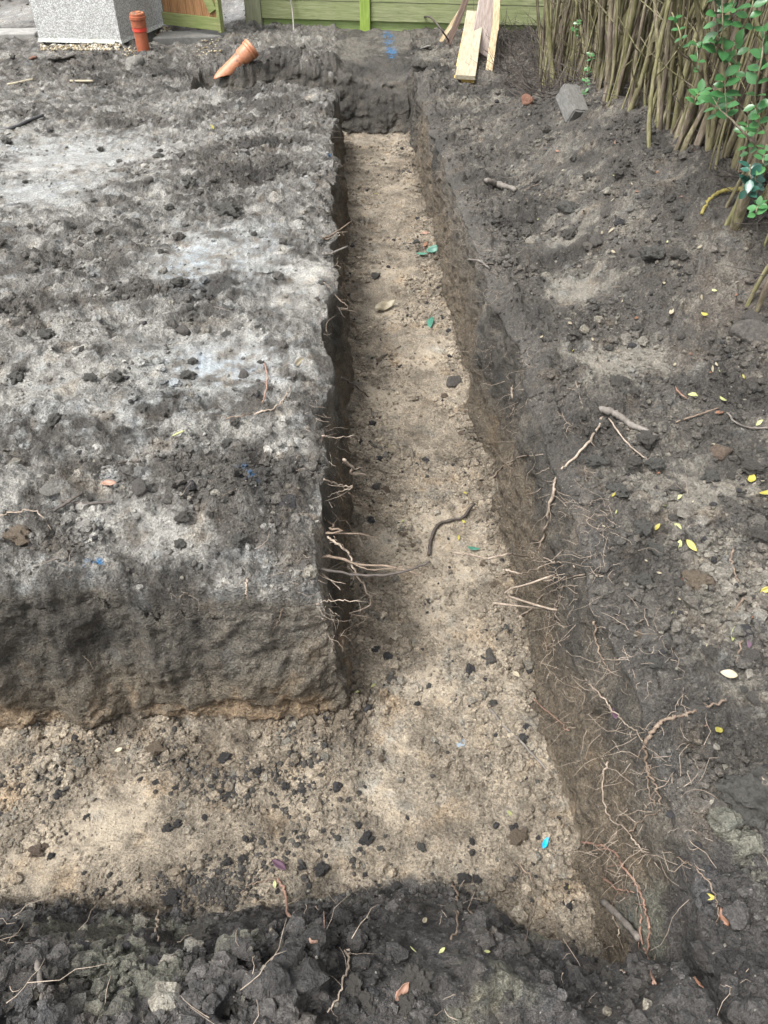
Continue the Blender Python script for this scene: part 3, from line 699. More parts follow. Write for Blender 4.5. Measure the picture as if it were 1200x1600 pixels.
# ------------------------------------------------------------------ building corner
def rendered_building():
    c0 = P(62, 65, -.15); c1 = P(190, 68, -.15); c2 = P(258, 39, -.15)
    c3 = c2+(np.array([c0[0], c0[1], 0])-np.array([c1[0], c1[1], 0]))*.92; c3[2] = -.15; c3 += np.array([.12, .1, 0])
    t = root_empty('rendered_building', (c1[0], c1[1], -.25))
    def prism(q, z0, z1, shr=0.0, flare=0.0):
        cen = sum(np.array(p) for p in q)/len(q); vs = []
        zs = [z0, z0+.03, z1] if flare else [z0, z1]
        for k, z in enumerate(zs):
            g = shr-(flare if k == 0 else 0)
            for p in q:
                d = cen-np.array(p); d[2] = 0; L = np.linalg.norm(d); pp = np.array(p)+d/L*g; vs.append((pp[0], pp[1], z))
        m_ = len(q); fs = [tuple(range(m_))[::-1], tuple((len(zs)-1)*m_+i for i in range(m_))]
        for k in range(len(zs)-1):
            for i in range(m_): fs.append((k*m_+i, k*m_+(i+1) % m_, (k+1)*m_+(i+1) % m_, (k+1)*m_+i))
        return vs, fs
    q = [c0, c1, c2, c3]
    part('wall', *prism(q, -.15, 2.3, 0, .02), M['pebbledash'], t)
    part('plinth', *prism(q, -.62, -.151, .045), M['plinth'], t)
    part('roof_slab', *prism(q, 2.301, 2.4, -.08), M['concrete'], t)
    tag(t, 'corner of a building in white and grey pebbledash behind the orange drain pipe', 'building')
    return c0, c1, c2
c0, c1, c2 = rendered_building()

def slab():
    a = P(-260, 84, -.27); b = P(62, 80, -.27); vs = []
    d = (b-a)/np.linalg.norm(b-a); back = np.array([-.10, 1.0, 0])
    A = a; B = b; Cc = b+back*.27; D = a+back*.27
    for z in (-.42, -.125):
        for p in (A, B, Cc, D): vs.append((p[0], p[1], z))
    o = part('concrete_slab', vs, [(3, 2, 1, 0), (4, 5, 6, 7), (0, 1, 5, 4), (1, 2, 6, 5), (2, 3, 7, 6), (3, 0, 4, 7)], M['concrete'], bev=.012)
    tag(o, 'dirty concrete edging slab running up to the pebbledashed corner', 'slab')
slab()
def step():
    a = P(238, 62, -.17); b = P(352, 58, -.17); bk = np.array([.06, .30, 0]); vs = []
    for z in (-.5, -.155):
        for p in (a, b, b+bk, a+bk): vs.append((p[0], p[1], z))
    o = part('concrete_step', vs, [(3, 2, 1, 0), (4, 5, 6, 7), (0, 1, 5, 4), (1, 2, 6, 5), (2, 3, 7, 6), (3, 0, 4, 7)], M['plinth'], bev=.012)
    tag(o, 'mud covered concrete threshold under the open wooden gate', 'step')
step()

# ------------------------------------------------------------------ fence, gate
def world_box(x0, x1, y0, y1, z0, z1):
    vs = [(x, y, z) for z in (z0, z1) for x, y in ((x0, y0), (x1, y0), (x1, y1), (x0, y1))]
    return vs, [(3, 2, 1, 0), (4, 5, 6, 7), (0, 1, 5, 4), (1, 2, 6, 5), (2, 3, 7, 6), (3, 0, 4, 7)]
def fence():
    L = P(399, 44, -.2); Rr = P(572, 49, -.2); E_ = P(760, 54, -.2)
    d = (Rr-L); d[2] = 0; wlen = np.linalg.norm(d); ang = math.atan2(d[1], d[0])
    t = root_empty('wooden_fence', (L[0], L[1], -.2)); t['_org'] = (0, 0, 0)
    t.rotation_euler = (0, 0, ang)
    wl2 = 3.2
    def pb(n, x0, x1, y0, y1, z0, z1, m, bev=.004): part(n, *world_box(x0, x1, y0, y1, z0, z1), m, t, bev=bev)
    pb('post', -.075, .085, -.05, .06, -.3, 1.55, M['postgrey']); pb('post', wlen-.05, wlen+.05, -.065, .035, -.3, 1.55, M['postgreen'])
    pb('post', wl2, wl2+.1, -.05, .05, -.3, 1.55, M['postgreen'])
    for (a, b) in ((.087, wlen-.052), (wlen+.052, wl2-.003)):
        pb('gravel_board', a, b, .0, .03, -.15, .105, M['fencelow'])
        for k in range(9):
            z = .092+k*.158
            pb('board', a, b, -.034-(.004*(k % 2)), -.012, z, z+.155, M['fencegreen'], .003)
    tag(t, 'green algae stained wooden fence of wide horizontal boards across the far end', 'fence')
    return L, ang
FL_, fang = fence()
def gate():
    h = P(258, 34, -.10); f = P(345, 54, -.15); d = np.array(f-h); d[2] = 0; wl = np.linalg.norm(d); a = math.atan2(d[1], d[0])
    t = root_empty('wooden_gate', (h[0], h[1], -.13)); t['_org'] = (0, 0, 0); t.rotation_euler = (0, 0, a)
    def pb(n, x0, x1, y0, y1, z0, z1, m, bev=.003): return part(n, *world_box(x0, x1, y0, y1, z0, z1), m, t, bev=bev)
    n = 7
    for k in range(n): pb('board', wl*k/n+.002, wl*(k+1)/n-.002, .0, .02, .02, 1.5, M['gatebrown'])
    pb('rail', .0, wl, -.03, -.002, .012, .115, M['gategreen']); pb('rail', .0, wl, -.03, -.002, 1.3, 1.4, M['gategreen'])
    v, f_ = box_between((wl*.96, -.0345, .10), (.06, -.0345, 1.3), .11, .0, (1, 0, 0)); v, f_ = box_between((wl*.94, -.016, .165), (.05, -.016, 1.25), .09, .026, (1, 0, .2))
    part('brace', v, f_, M['gategreen'], t)
    pb('end_stile', wl+.001, wl+.035, -.032, .022, .0, 1.52, M['gategreen'])
    tag(t, 'open wooden gate with orange brown boards and a green bottom rail', 'gate')
    p = P(252, 34, -.15)
    v, f_ = world_box(p[0]-.04, p[0]+.045, p[1]+.03, p[1]+.12, -.4, 1.7)
    o = part('gate_post', v, f_, M['postgrey'], bev=.005); tag(o, 'weathered timber gate post beside the pebbledashed wall', 'post')
gate()

# ------------------------------------------------------------------ drain pipes
def lathe(prof, n=40, a0=0, a1=2*math.pi):
    vs = []; fs = []
    for r, z in prof:
        for k in range(n): th = 2*math.pi*k/n; vs.append((r*math.cos(th), r*math.sin(th), z))
    for i in range(len(prof)-1):
        for k in range(n): fs.append((i*n+k, i*n+(k+1) % n, (i+1)*n+(k+1) % n, (i+1)*n+k))
    return vs, fs
def local(name, vf, m, parent, smooth=True):
    o = mesh_obj(name, vf[0], vf[1], m, parent, smooth)
    md = o.modifiers.new('edge', 'EDGE_SPLIT'); md.split_angle = R(40); return o
def pipes():
    b = P(227, 92, -.22); t = empty('drain_pipe', (b[0], b[1], -.50))
    top = .50+float(PY(222, 20, b[1])[2])
    local('pipe', lathe([(.055, 0), (.055, top-.1), (.052, top-.1), (.052, 0)]), M['orange'], t)
    local('seal_band', lathe([(.0555, top-.135), (.060, top-.13), (.060, top-.095), (.0555, top-.09)]), M['redband'], t)
    local('socket', lathe([(.056, top-.105), (.063, top-.10), (.063, top-.045), (.070, top-.042), (.070, top-.022), (.063, top-.02), (.062, top-.002), (.052, top)]), M['orange'], t)
    local('cap', lathe([(.0, top+.004), (.03, top+.004), (.032, top+.012), (.034, top+.004), (.056, top+.004), (.058, top-.002)][::-1]), M['orangelight'], t)
    t.rotation_euler = (R(1), R(-.3), .3)
    tag(t, 'capped orange plastic drain pipe standing upright by the pebbledashed corner', 'drain pipe')
    # the tilted one, broken off at its lower end
    pa, _, _ = pxm(343, 125); pb_ = Vector(PY(388, 80, pa[1]+.10))
    d = (pb_-pa); L = d.length+.03
    t = empty('broken_drain_pipe', pa); t.rotation_euler = d.to_track_quat('Z', 'Y').to_euler()
    n = 40; vs = []; fs = []
    q = d.to_track_quat('Z', 'Y').inverted(); vl = q@(Vector(CAM)-pa).normalized(); va = math.atan2(vl.y, vl.x)
    rr = random.Random(3)
    zs = np.linspace(0, L-.10, 16)
    cut = []
    for k in range(n):
        th = 2*math.pi*k/n; dd = (th-va+math.pi) % (2*math.pi)-math.pi
        cut.append(max(0, min(.6, (abs(dd+.7)/2.4)*.72-.03))*L+rr.uniform(0, .015)-.04)
    for i, z in enumerate(zs):
        for k in range(n):
            th = 2*math.pi*k/n; zz = max(z, cut[k]) if z < cut[k] else z
            vs.append((.055*math.cos(th), .055*math.sin(th), cut[k]+(L-.10-cut[k])*i/15))
    for i in range(15):
        for k in range(n): fs.append((i*n+k, i*n+(k+1) % n, (i+1)*n+(k+1) % n, (i+1)*n+k))
    o = local('pipe', (vs, fs), M['orangelight'], t); sdm = o.modifiers.new('wall', 'SOLIDIFY'); sdm.thickness = .004
    local('socket', lathe([(.056, L-.115), (.066, L-.095), (.066, L-.035), (.073, L-.03), (.073, L-.014), (.066, L-.012)]), M['orangelight'], t)
    local('collar', lathe([(.066, L-.012), (.070, L-.010), (.074, L-.004), (.074, L+.012), (.068, L+.016), (.055, L+.016)]), M['orangelight'], t)
    local('rim', lathe([(.055, L+.016), (.052, L+.006), (.0, L+.004)]), M['orange'], t)
    tag(t, 'tilted broken orange drain pipe with a collar sticking out of the soil heap', 'drain pipe')
pipes()

# ------------------------------------------------------------------ leaning metal rod
a, _, _ = pxm(459, 49); v, f_ = tube(catmull([a+Vector((0, 0, -.03)), Vector(PY(455, 4, a[1]+.20)), Vector(a)+Vector((-.10, .235, .9))]), .008, .008, 8)
tag(part('metal_rod', v, f_, M['rust'], smooth=True), 'thin grey metal rod leaning against the green fence', 'rod')

# ------------------------------------------------------------------ timber leaning by the hedge
def plank(pa, pb, wd, th, side, m, label, n=6, seed=1):
    v, f_ = box_between(pa, pb, wd, th, side, n, random.Random(seed))
    d = (Vector(pb)-Vector(pa)).normalized(); s = Vector(side); s = (s-d*s.dot(d)).normalized()
    rot = Matrix((d, s, d.cross(s))).transposed()
    org = Vector(pa); inv = rot.inverted()
    o = mesh_obj('timber_plank', [inv@(q-org) for q in v], f_, m); o.matrix_world = Matrix.Translation(org)@rot.to_4x4()
    md = o.modifiers.new('bevel', 'BEVEL'); md.width = .002; md.segments = 1; md.limit_method = 'ANGLE'
    return tag(o, label, 'plank', 'offcuts of timber leaning by the hedge')
def D(u, v, z): return Vector(P(u, v, z))
g0 = hit(730, 128)[0]
plank(D(727, 121, g0.z+.045), D(743, 20, .08), .155, .032, (1, -.12, 0), M['cream'], 'wide pale plank with a grey end lying uppermost beside the hedge', seed=1)
plank(D(725, 126, g0.z+.012), D(741, 34, .015), .16, .034, (1, -.10, 0), M['yellow'], 'yellow plank mostly hidden under the wide pale plank', seed=2)
plank(D(714, 123, g0.z+.0), D(744, 126, g0.z+.0), .05, .045, (0, 1, 0), M['orangetimber'], 'orange timber offcut wedged under the foot of the wide pale plank', n=1, seed=3)
plank(D(750, 84, -.12), D(771, -30, .30), .20, .02, (1, .35, -.3), M['mauve'], 'greyish pink plank leaning between the two pale planks', seed=4)
plank(D(762, 124, -.17), D(774, 40, .05), .055, .03, (1, .1, 0), M['pale'], 'short pale batten leaning beside the hedge stems', seed=5)
plank(D(774, 50, .02), D(779, -60, .42), .055, .035, (1, .1, 0), M['pale'], 'tall pale batten rising out of view beside the hedge', seed=6)
plank(D(700, 70, -.19), D(744, -40, .30), .05, .03, (1, .3, 0), M['darktimber'], 'dark brown batten leaning on the green fence', seed=7)
plank(D(688, 66, -.19), D(720, 16, .02), .035, .018, (1, .3, 0), M['pale'], 'thin pale lath leaning behind the dark brown batten', seed=8)

# ------------------------------------------------------------------ stones and clods
def rockmesh(name, seed, sub=3, cuts=5, rough=.12, squash=(1, .8, .6)):
    v, f = ico(sub); rg = np.random.default_rng(seed)
    v = v.copy()
    for _ in range(cuts):
        n_ = rg.normal(size=3); n_ /= np.linalg.norm(n_); d_ = .45+.4*rg.random(); e = v@n_-d_; v = v-np.maximum(e, 0)[:, None]*n_[None]
    s = 1+rough*2.0*gn(v[:, 0]*1.6+seed, v[:, 1]*1.6, v[:, 2]*1.6, seed)+rough*gn(v[:, 0]*4+seed, v[:, 1]*4, v[:, 2]*4, seed+1)+rough*.7*gn(v[:, 0]*9+seed, v[:, 1]*9, v[:, 2]*9, seed+2)
    v = v*s[:, None]*np.array(squash)[None]
    me = bpy.data.meshes.new(name); me.from_pydata(v.tolist(), [], f.tolist()); me.update()
    me.polygons.foreach_set('use_smooth', [True]*len(me.polygons)); return me
ROCK = {}
def rock(kind, m, variant=0):
    k = (kind, m, variant)
    if k not in ROCK:
        a = {'stone': dict(cuts=7, rough=.07), 'clod': dict(cuts=2, rough=.42, sub=4), 'block': dict(cuts=4, rough=.05, squash=(1, .75, .6)), 'flat': dict(cuts=4, rough=.08, squash=(1, .7, .25))}[kind]
        me = rockmesh(kind, 17+variant*13+len(kind), **a); me.materials.append(M[m]); ROCK[k] = me
    return ROCK[k]
srng = random.Random(77)
def put_rock(u, v, px, kind, m, label=None, name='stone', cat='stone', group=None, sink=.25, variant=None, rz=None, tilt=.3):
    p, nrm, s = pxm(u, v); r = px*s/2
    o = bpy.data.objects.new(name, rock(kind, m, srng.randrange(5) if variant is None else variant)); C.objects.link(o)
    o.scale = (r, r, r); o.rotation_euler = (srng.uniform(-tilt, tilt), srng.uniform(-tilt, tilt), srng.uniform(0, 6.28) if rz is None else rz)
    o.location = p+Vector((0, 0, r*(.45-sink)))
    return tag(o, label, cat, group)
ROCKS = [
 (825, 158, 30, 'stone', 'brick', 'broken lump of orange brick lying in front of the hedge', 'brick_fragment', 'brick'),
 (1175, 528, 74, 'block', 'stone', 'large flat topped dark stone at the foot of the hedge', 'stone', 'stone'),
 (1130, 708, 42, 'stone', 'brownstone', 'brown stone on the leaf strewn soil below the hedge', 'stone', 'stone'),
 (1018, 402, 42, 'clod', 'greyclod', 'rounded grey clod alone on the dark bank below the hedge', 'soil_clod', 'clod'),
 (1165, 1262, 100, 'clod', 'greyclod', 'very large grey clay lump near the bottom right corner', 'soil_clod', 'clod'),
 (765, 1030, 38, 'stone', 'stone', 'pointed grey brown stone on the trench floor near the right wall', 'stone', 'stone'),
 (708, 597, 28, 'stone', 'stone', 'dark stone on the trench floor against the right wall', 'stone', 'stone'),
 (591, 760, 20, 'stone', 'stone', 'smooth grey stone on the trench floor by the dangling left roots', 'stone', 'stone'),
 (750, 758, 19, 'stone', 'tanclod', 'small pale tan stone at the foot of the right trench wall', 'stone', 'stone'),
 (355, 332, 38, 'clod', 'greyclod', 'grey clod above the bluish smear on the left ground', 'soil_clod', 'clod'),
 (218, 762, 34, 'stone', 'stone', 'blue grey stone near the front edge of the left block', 'stone', 'stone'),
 (30, 842, 44, 'clod', 'tanclod', 'pale tan lump near the left end of the front edge', 'soil_clod', 'clod'),
 (885, 330, 34, 'clod', 'greyclod', 'grey clod on the flat soil right of the far trench', 'soil_clod', 'clod'),
 (808, 1308, 30, 'clod', 'tanclod', 'round tan clod on the floor beside the cyan plastic', 'soil_clod', 'clod'),
 (720, 1166, 26, 'flat', 'bluestone', 'flat blue grey stone in the floor where the trenches meet', 'stone', 'stone'),
 (613, 1063, 22, 'stone', 'stone', 'dark stone on the floor opposite the corner of the block', 'stone', 'stone'),
 (792, 986, 13, 'stone', 'bluestone', 'tiny blue stone on the floor by the right wall', 'stone', 'stone'),
 (846, 1266, 14, 'stone', 'bluestone', 'tiny blue grey stone above the cyan plastic scrap', 'stone', 'stone'),
 (210, 100, 36, 'stone', 'palestone', 'white lump of concrete at the foot of the upright pipe', 'concrete_lump', 'rubble'),
 (85, 93, 30, 'flat', 'stone', 'thin dark slate lying in front of the building corner', 'slate', 'slate'),
 (106, 91, 28, 'flat', 'stone', 'second dark slate nearer the upright pipe', 'slate', 'slate'),
 (52, 92, 22, 'flat', 'brick', 'pinkish tile fragment below the concrete slab', 'tile_fragment', 'tile'),
 (985, 328, 16, 'stone', 'palestone', 'small pointed pale stone high on the dark bank', 'stone', 'stone'),
 (1065, 905, 12, 'stone', 'brick', 'small bright orange brick chip on the right bank', 'brick_fragment', 'brick'),
 (972, 272, 26, 'clod', 'darkclod', 'dark clod in front of the hollow under the hedge', 'soil_clod', 'clod'),
 (665, 75, 20, 'flat', 'palestone', 'pale scrap of stone beside the far planks', 'stone', 'stone'),
 (1088, 912, 44, 'clod', 'tanclod', 'crumbly brown clod beside the orange brick chip', 'soil_clod', 'clod'),
 (1000, 992, 17, 'clod', 'tanclod', 'pale chalky lump on the soil right of the trench', 'stone', 'stone'),
 (1098, 1335, 22, 'stone', 'greyclod', 'smooth round grey pebble under the very large clay lump', 'pebble', 'stone'),
 (655, 105, 22, 'clod', 'darkclod', 'dark round clod just beyond the trench end', 'soil_clod', 'clod'),
 (60, 1330, 26, 'clod', 'brownstone', 'brown clod on the floor at the left side', 'soil_clod', 'clod'),
 (245, 1170, 30, 'clod', 'tanclod', 'tan clod at the foot of the front face', 'soil_clod', 'clod'),
]
for (u, v, px, k, m, lab, nm, cat) in ROCKS: put_rock(u, v, px, k, m, lab, nm, cat, sink=(.3 if px < 90 else -.12) if k != 'flat' else .35, tilt=.3 if px < 90 else 1.2)
# white chalky scrap pair and concrete block chunk
def rubble_block():
    p, nrm, s = pxm(893, 182)
    bm = bmesh.new(); bmesh.ops.create_cube(bm, size=1); bmesh.ops.bevel(bm, geom=bm.edges[:], offset=.06, segments=2, affect='EDGES')
    bmesh.ops.subdivide_edges(bm, edges=bm.edges[:], cuts=2, use_grid_fill=True)
    rr = random.Random(5)
    for v in bm.verts: v.co += Vector((rr.uniform(-1, 1), rr.uniform(-1, 1), rr.uniform(-1, 1)))*.018
    me = bpy.data.meshes.new('concrete_chunk'); bm.to_mesh(me); bm.free(); me.materials.append(M['plinth'])
    o = bpy.data.objects.new('concrete_chunk', me); C.objects.link(o); o.scale = (.10, .19, .095); o.location = p+Vector((0, .02, .055)); o.rotation_euler = (.55, .15, .35)
    tag(o, 'broken rectangular chunk of concrete tipped against the hedge roots', 'rubble')
    o2 = bpy.data.objects.new('chalk', rock('flat', 'palestone', 2)); 
rubble_block()
tag(put_rock(85, 766, 46, 'flat', 'palestone', name='bark_scrap'), 'crumpled white scrap on the left ground near the front edge', 'scrap')
LM = [(825, 158, 'orange brick lump'), (893, 165, 'concrete chunk'), (1175, 528, 'large flat topped stone'), (1130, 708, 'brown stone'), (1018, 402, 'rounded grey clod'), (1165, 1262, 'very large clay lump'),
 (780, 292, 'short log piece'), (985, 665, 'thick grey stick'), (965, 572, 'pale boot worn patch'), (1062, 622, 'pink tan leaf'), (1079, 857, 'touching pair of yellow leaves'), (1173, 753, 'bright yellow leaf'), (1065, 905, 'orange brick chip'),
 (1060, 1130, 'stout arching root'), (1143, 994, 'pale green leaf'), (1106, 1405, 'round yellow leaf'), (1129, 1436, 'red brown leaf'), (1000, 992, 'pale chalky lump'), (750, 411, 'cut stick on the right edge'),
 (355, 332, 'clod above the bluish smear'), (305, 410, 'bluish smear'), (345, 575, 'ridged clay smear'), (425, 640, 'curved pale root'), (85, 766, 'white scrap'), (218, 762, 'blue grey stone'), (240, 815, 'slumped clay shelf'), (30, 842, 'pale tan lump'),
 (332, 201, 'tiny yellow leaf'), (45, 192, 'black plastic strip'), (520, 385, 'grey root stubs'), (466, 570, 'pale bark chip'), (280, 683, 'flat pale yellow leaf'), (120, 250, 'big pale wet patch'), (510, 885, 'bundle of cut roots'), (440, 185, 'dark mound at the far end'),
 (600, 484, 'cream scrap'), (678, 393, 'green leaves'), (673, 507, 'single dull green leaf'), (625, 262, 'dark heap on the far floor'), (591, 760, 'smooth grey stone'), (705, 817, 'crooked stick'), (765, 1030, 'pointed stone'), (812, 1158, 'long grey stick'), (720, 1166, 'flat blue grey stone'),
 (851, 1320, 'cyan plastic scrap'), (613, 1063, 'dark stone by the corner'), (785, 1447, 'folded tan leaf'), (627, 1549, 'large pinkish leaf'), (475, 1450, 'stout reddish root'), (60, 1560, 'straight grey stick'), (243, 1455, 'upright pale root'), (545, 1540, 'thin forked root'),
 (710, 1430, 'root stub'), (818, 1440, 'trailing grey brown root'), (1012, 1420, 'long sweeping root'), (436, 1355, 'purple grey leaf'), (262, 1295, 'pair of black lumps'), (571, 1312, 'oval black lump'), (42, 1438, 'black clump at the left margin'), (330, 1185, 'dark sprinkled patch')]
SEEN = set()
def lm_label(u, v, what):
    d = sorted(LM, key=lambda q: (q[0]-u)**2+((q[1]-v)*1.2)**2); d = [q for q in d if abs(q[0]-u)+abs(q[1]-v) > 9][0]
    al = sorted(LM, key=lambda q: (q[0]-u)**2+((q[1]-v)*1.2)**2); al = [q for q in al if abs(q[0]-u)+abs(q[1]-v) > 9]
    dx, dy = u-d[0], v-d[1]
    lab = what+' '+(('right of' if dx > 0 else 'left of') if abs(dx) > abs(dy) else ('nearer than' if dy > 0 else 'beyond'))+' the '+d[2]
    for a_, b_ in ((0, 1), (0, 2), (1, 2), (0, 3), (1, 3), (2, 3), (0, 4), (1, 4)):
        if lab not in SEEN and len(lab.split()) <= 16: break
        lab = what+' between the '+al[a_][2]+' and the '+al[b_][2]
    SEEN.add(lab)
    return lab
COAL = [(92, 1242, 18), (262, 1295, 18), (278, 1288, 16), (320, 1278, 12), (355, 1348, 18), (380, 1342, 17), (503, 1360, 26), (572, 1312, 26), (270, 1405, 34), (80, 1338, 13), (190, 1412, 18), (42, 1438, 40),
        (20, 1452, 30), (245, 1222, 12), (220, 1218, 9), (115, 1206, 10), (350, 1186, 24), (400, 1205, 20), (345, 1240, 14), (358, 1245, 16), (335, 1215, 12), (275, 1232, 12), (472, 1355, 16), (483, 1385, 12),
        (570, 1367, 9), (505, 1300, 10), (446, 1230, 16), (737, 1315, 12), (136, 1278, 12), (560, 1290, 14), (395, 1313, 12), (725, 1375, 24), (620, 1385, 16), (745, 1375, 16), (700, 1420, 18), (590, 1385, 10), (652, 1100, 10), (460, 1300, 10)]
for i, (u, v, px) in enumerate(COAL):
    put_rock(u, v, px*.88, 'clod', 'coal', lm_label(u, v, ('small' if px < 15 else 'bigger')+' black floor lump'), 'black_lump', 'lump', 'black lumps on the trench floor', sink=.2)
# scattered clods: ones of a kind, told apart by nothing
def many(nn, box, kinds, pxr, name, cat, label, group, test=None):
    k = 0; tries = 0
    while k < nn and tries < nn*30:
        tries += 1
        u = srng.uniform(box[0], box[2]); v = srng.uniform(box[1], box[3]); p, nr_ = hit(u, v)
        if test and not test(p, nr_): continue
        kd, m = srng.choice(kinds); px = pxr[0]+(pxr[1]-pxr[0])*srng.random()**2.2
        size = 'tiny' if px < pxr[0]+(pxr[1]-pxr[0])*.06 else ('small' if px < pxr[0]+(pxr[1]-pxr[0])*.25 else 'bigger')
        put_rock(u, v, px, kd, m, lm_label(u, v, size+' '+label), name, cat, group, sink=srng.uniform(.1, .4)); k += 1
onright = lambda p, n_: p.x > .60 and p.z > -.28 and n_.z > .3
onleft = lambda p, n_: p.x < -.1 and p.y > 1.38 and p.z > -.3
onfloor = lambda p, n_: p.z < -.50 and -.02 < p.x < .50 and p.y > .8
near = lambda p, n_: p.y < .60 and p.z > -.35
many(70, (880, 200, 1200, 1560), [('clod', 'darkclod'), ('clod', 'darkclod'), ('clod', 'greyclod'), ('stone', 'stone')], (12, 34), 'soil_clod', 'clod', 'dark clod', 'dark clods on the right bank', onright)
many(60, (0, 200, 520, 860), [('clod', 'greyclod'), ('clod', 'greyclod'), ('clod', 'darkclod'), ('stone', 'stone')], (10, 28), 'soil_clod', 'clod', 'grey clod', 'grey clods on the left ground', onleft)
many(55, (540, 250, 880, 1420), [('clod', 'greyclod'), ('clod', 'tanclod'), ('clod', 'tanclod'), ('stone', 'brownstone')], (5, 17), 'pebble', 'pebble', 'pebble', 'pebbles on the trench floor', onfloor)
many(75, (0, 1400, 1000, 1600), [('clod', 'darkclod'), ('clod', 'darkclod'), ('clod', 'darkclod')], (12, 40), 'soil_clod', 'clod', 'black clod', 'black clods along the near edge', near)

# ------------------------------------------------------------------ roots and sticks
rr_ = random.Random(12)
def rpts(L, lift, r=0.0):
    out = []
    for q in L:
        if len(q) == 3 and q[2] is not None: out.append(Vector(P(q[0], q[1], q[2])))
        else:
            p, nr_ = hit(q[0], q[1]); out.append(p+nr_*lift+Vector((0, 0, lift*.3)))
    return out
def hug(pts, lift):
    out = []
    for p in pts:
        loc, n_, i_, d_ = BVH.find_nearest(p, .2)
        if loc is not None:
            if n_.z < -.2: n_ = -n_
            s_ = (p-loc).dot(n_)
            if s_ < lift: p = loc+n_*lift
        out.append(p)
    for _ in range(3): out = [out[0]]+[(out[i-1]+out[i]*2+out[i+1])/4 for i in range(1, len(out)-1)]+[out[-1]]
    return out
def wig(pts, amt):
    return [p+Vector((rr_.uniform(-1, 1), rr_.uniform(-1, 1), rr_.uniform(-1, 1)))*amt for p in pts]
def strand(L, r0, r1, lift=.006, w=.0016, per=7):
    pts = catmull(rpts(L, lift), per); pts = [pts[0]]+wig(pts[1:-1], w)+[pts[-1]]
    return tube(pts, r0, r1, 6, rr_, .18)
def rootlet_from(pts, n, ln, r):
    out = []
    for _ in range(n):
        i = rr_.randrange(1, len(pts)-1); p = pts[i]; d = Vector((rr_.uniform(-1, 1), rr_.uniform(-1, 1), rr_.uniform(-1.1, .4))).normalized()
        L_ = ln*rr_.uniform(.4, 1.1); q = [p]
        for k in range(4): d = (d+Vector((rr_.uniform(-1, 1), rr_.uniform(-1, 1), rr_.uniform(-1, .4)))*.35).normalized(); q.append(q[-1]+d*L_/4)
        out.append(tube(q, r, r*.4, 4))
    return out
def root(L, r0, r1, m, label, group=None, name='tree_root', cat='root', lift=.008, w=.0032, lets=0):
    pts = catmull(rpts(L, lift), 8); pts = [pts[0]]+wig(hug(pts[1:-1], max(r0*.8, .003)) if name == 'tree_root' else [p+Vector((0, 0, r0*.5)) for p in pts[1:-1]], w)+[pts[-1]]
    if name == 'tree_root': r0 *= .82; r1 *= .75
    v, f_ = tube(pts, r0, r1, 7, rr_, .2)
    o = part(name, v, f_, M[m], smooth=True)
    if lets:
        own_org(o)
        for v2, f2 in rootlet_from(pts, lets+1, .045, r1*.45): part('rootlet', v2, f2, M[m], o, smooth=True)
    return tag(o, label, cat, group)
# bundle at the block corner
b0 = Vector(P(492, 885, -.085)); t = root_empty('root_bundle', b0)
zz = -.09
for L, r0, r1, m in [([(488, 878, zz), (505, 870, zz), (530, 872, zz), (560, 882, zz-.005), (600, 884, zz-.01), (640, 893, zz), (662, 902, zz-.01)], .0045, .0018, 'root'),
                     ([(490, 889, zz), (525, 893, zz+.01), (565, 899, zz+.01), (610, 897, zz+.02), (645, 889, zz+.03), (672, 877, zz+.04)], .0042, .0026, 'rootdark'),
                     ([(545, 878, zz), (580, 890, zz), (630, 886, zz), (680, 890, zz)], .0018, .0009, 'root'),
                     ([(490, 890, zz), (505, 898, zz-.02), (520, 910, zz-.04), (532, 922, zz-.05)], .0022, .001, 'rootpale'),
                     ([(490, 890, zz), (494, 902, zz), (502, 920, zz-.03)], .0022, .001, 'rootpale'),
                     ([(488, 888, zz), (480, 880, zz), (478, 872, zz)], .002, .001, 'blue'),
                     ([(490, 892, zz), (512, 905, zz-.02), (540, 912, zz-.03)], .0016, .0008, 'rootpale')]:
    pts = catmull([Vector(P(*q)) for q in L], 7); pts = [pts[0]]+wig(pts[1:-1], .0012)+[pts[-1]]
    v, f_ = tube(pts, r0, r1, 7, rr_, .2); part('root', v, f_, M[m], t, smooth=True)
tag(t, 'splayed bundle of cut roots sticking out of the block corner over the trench', 'roots')
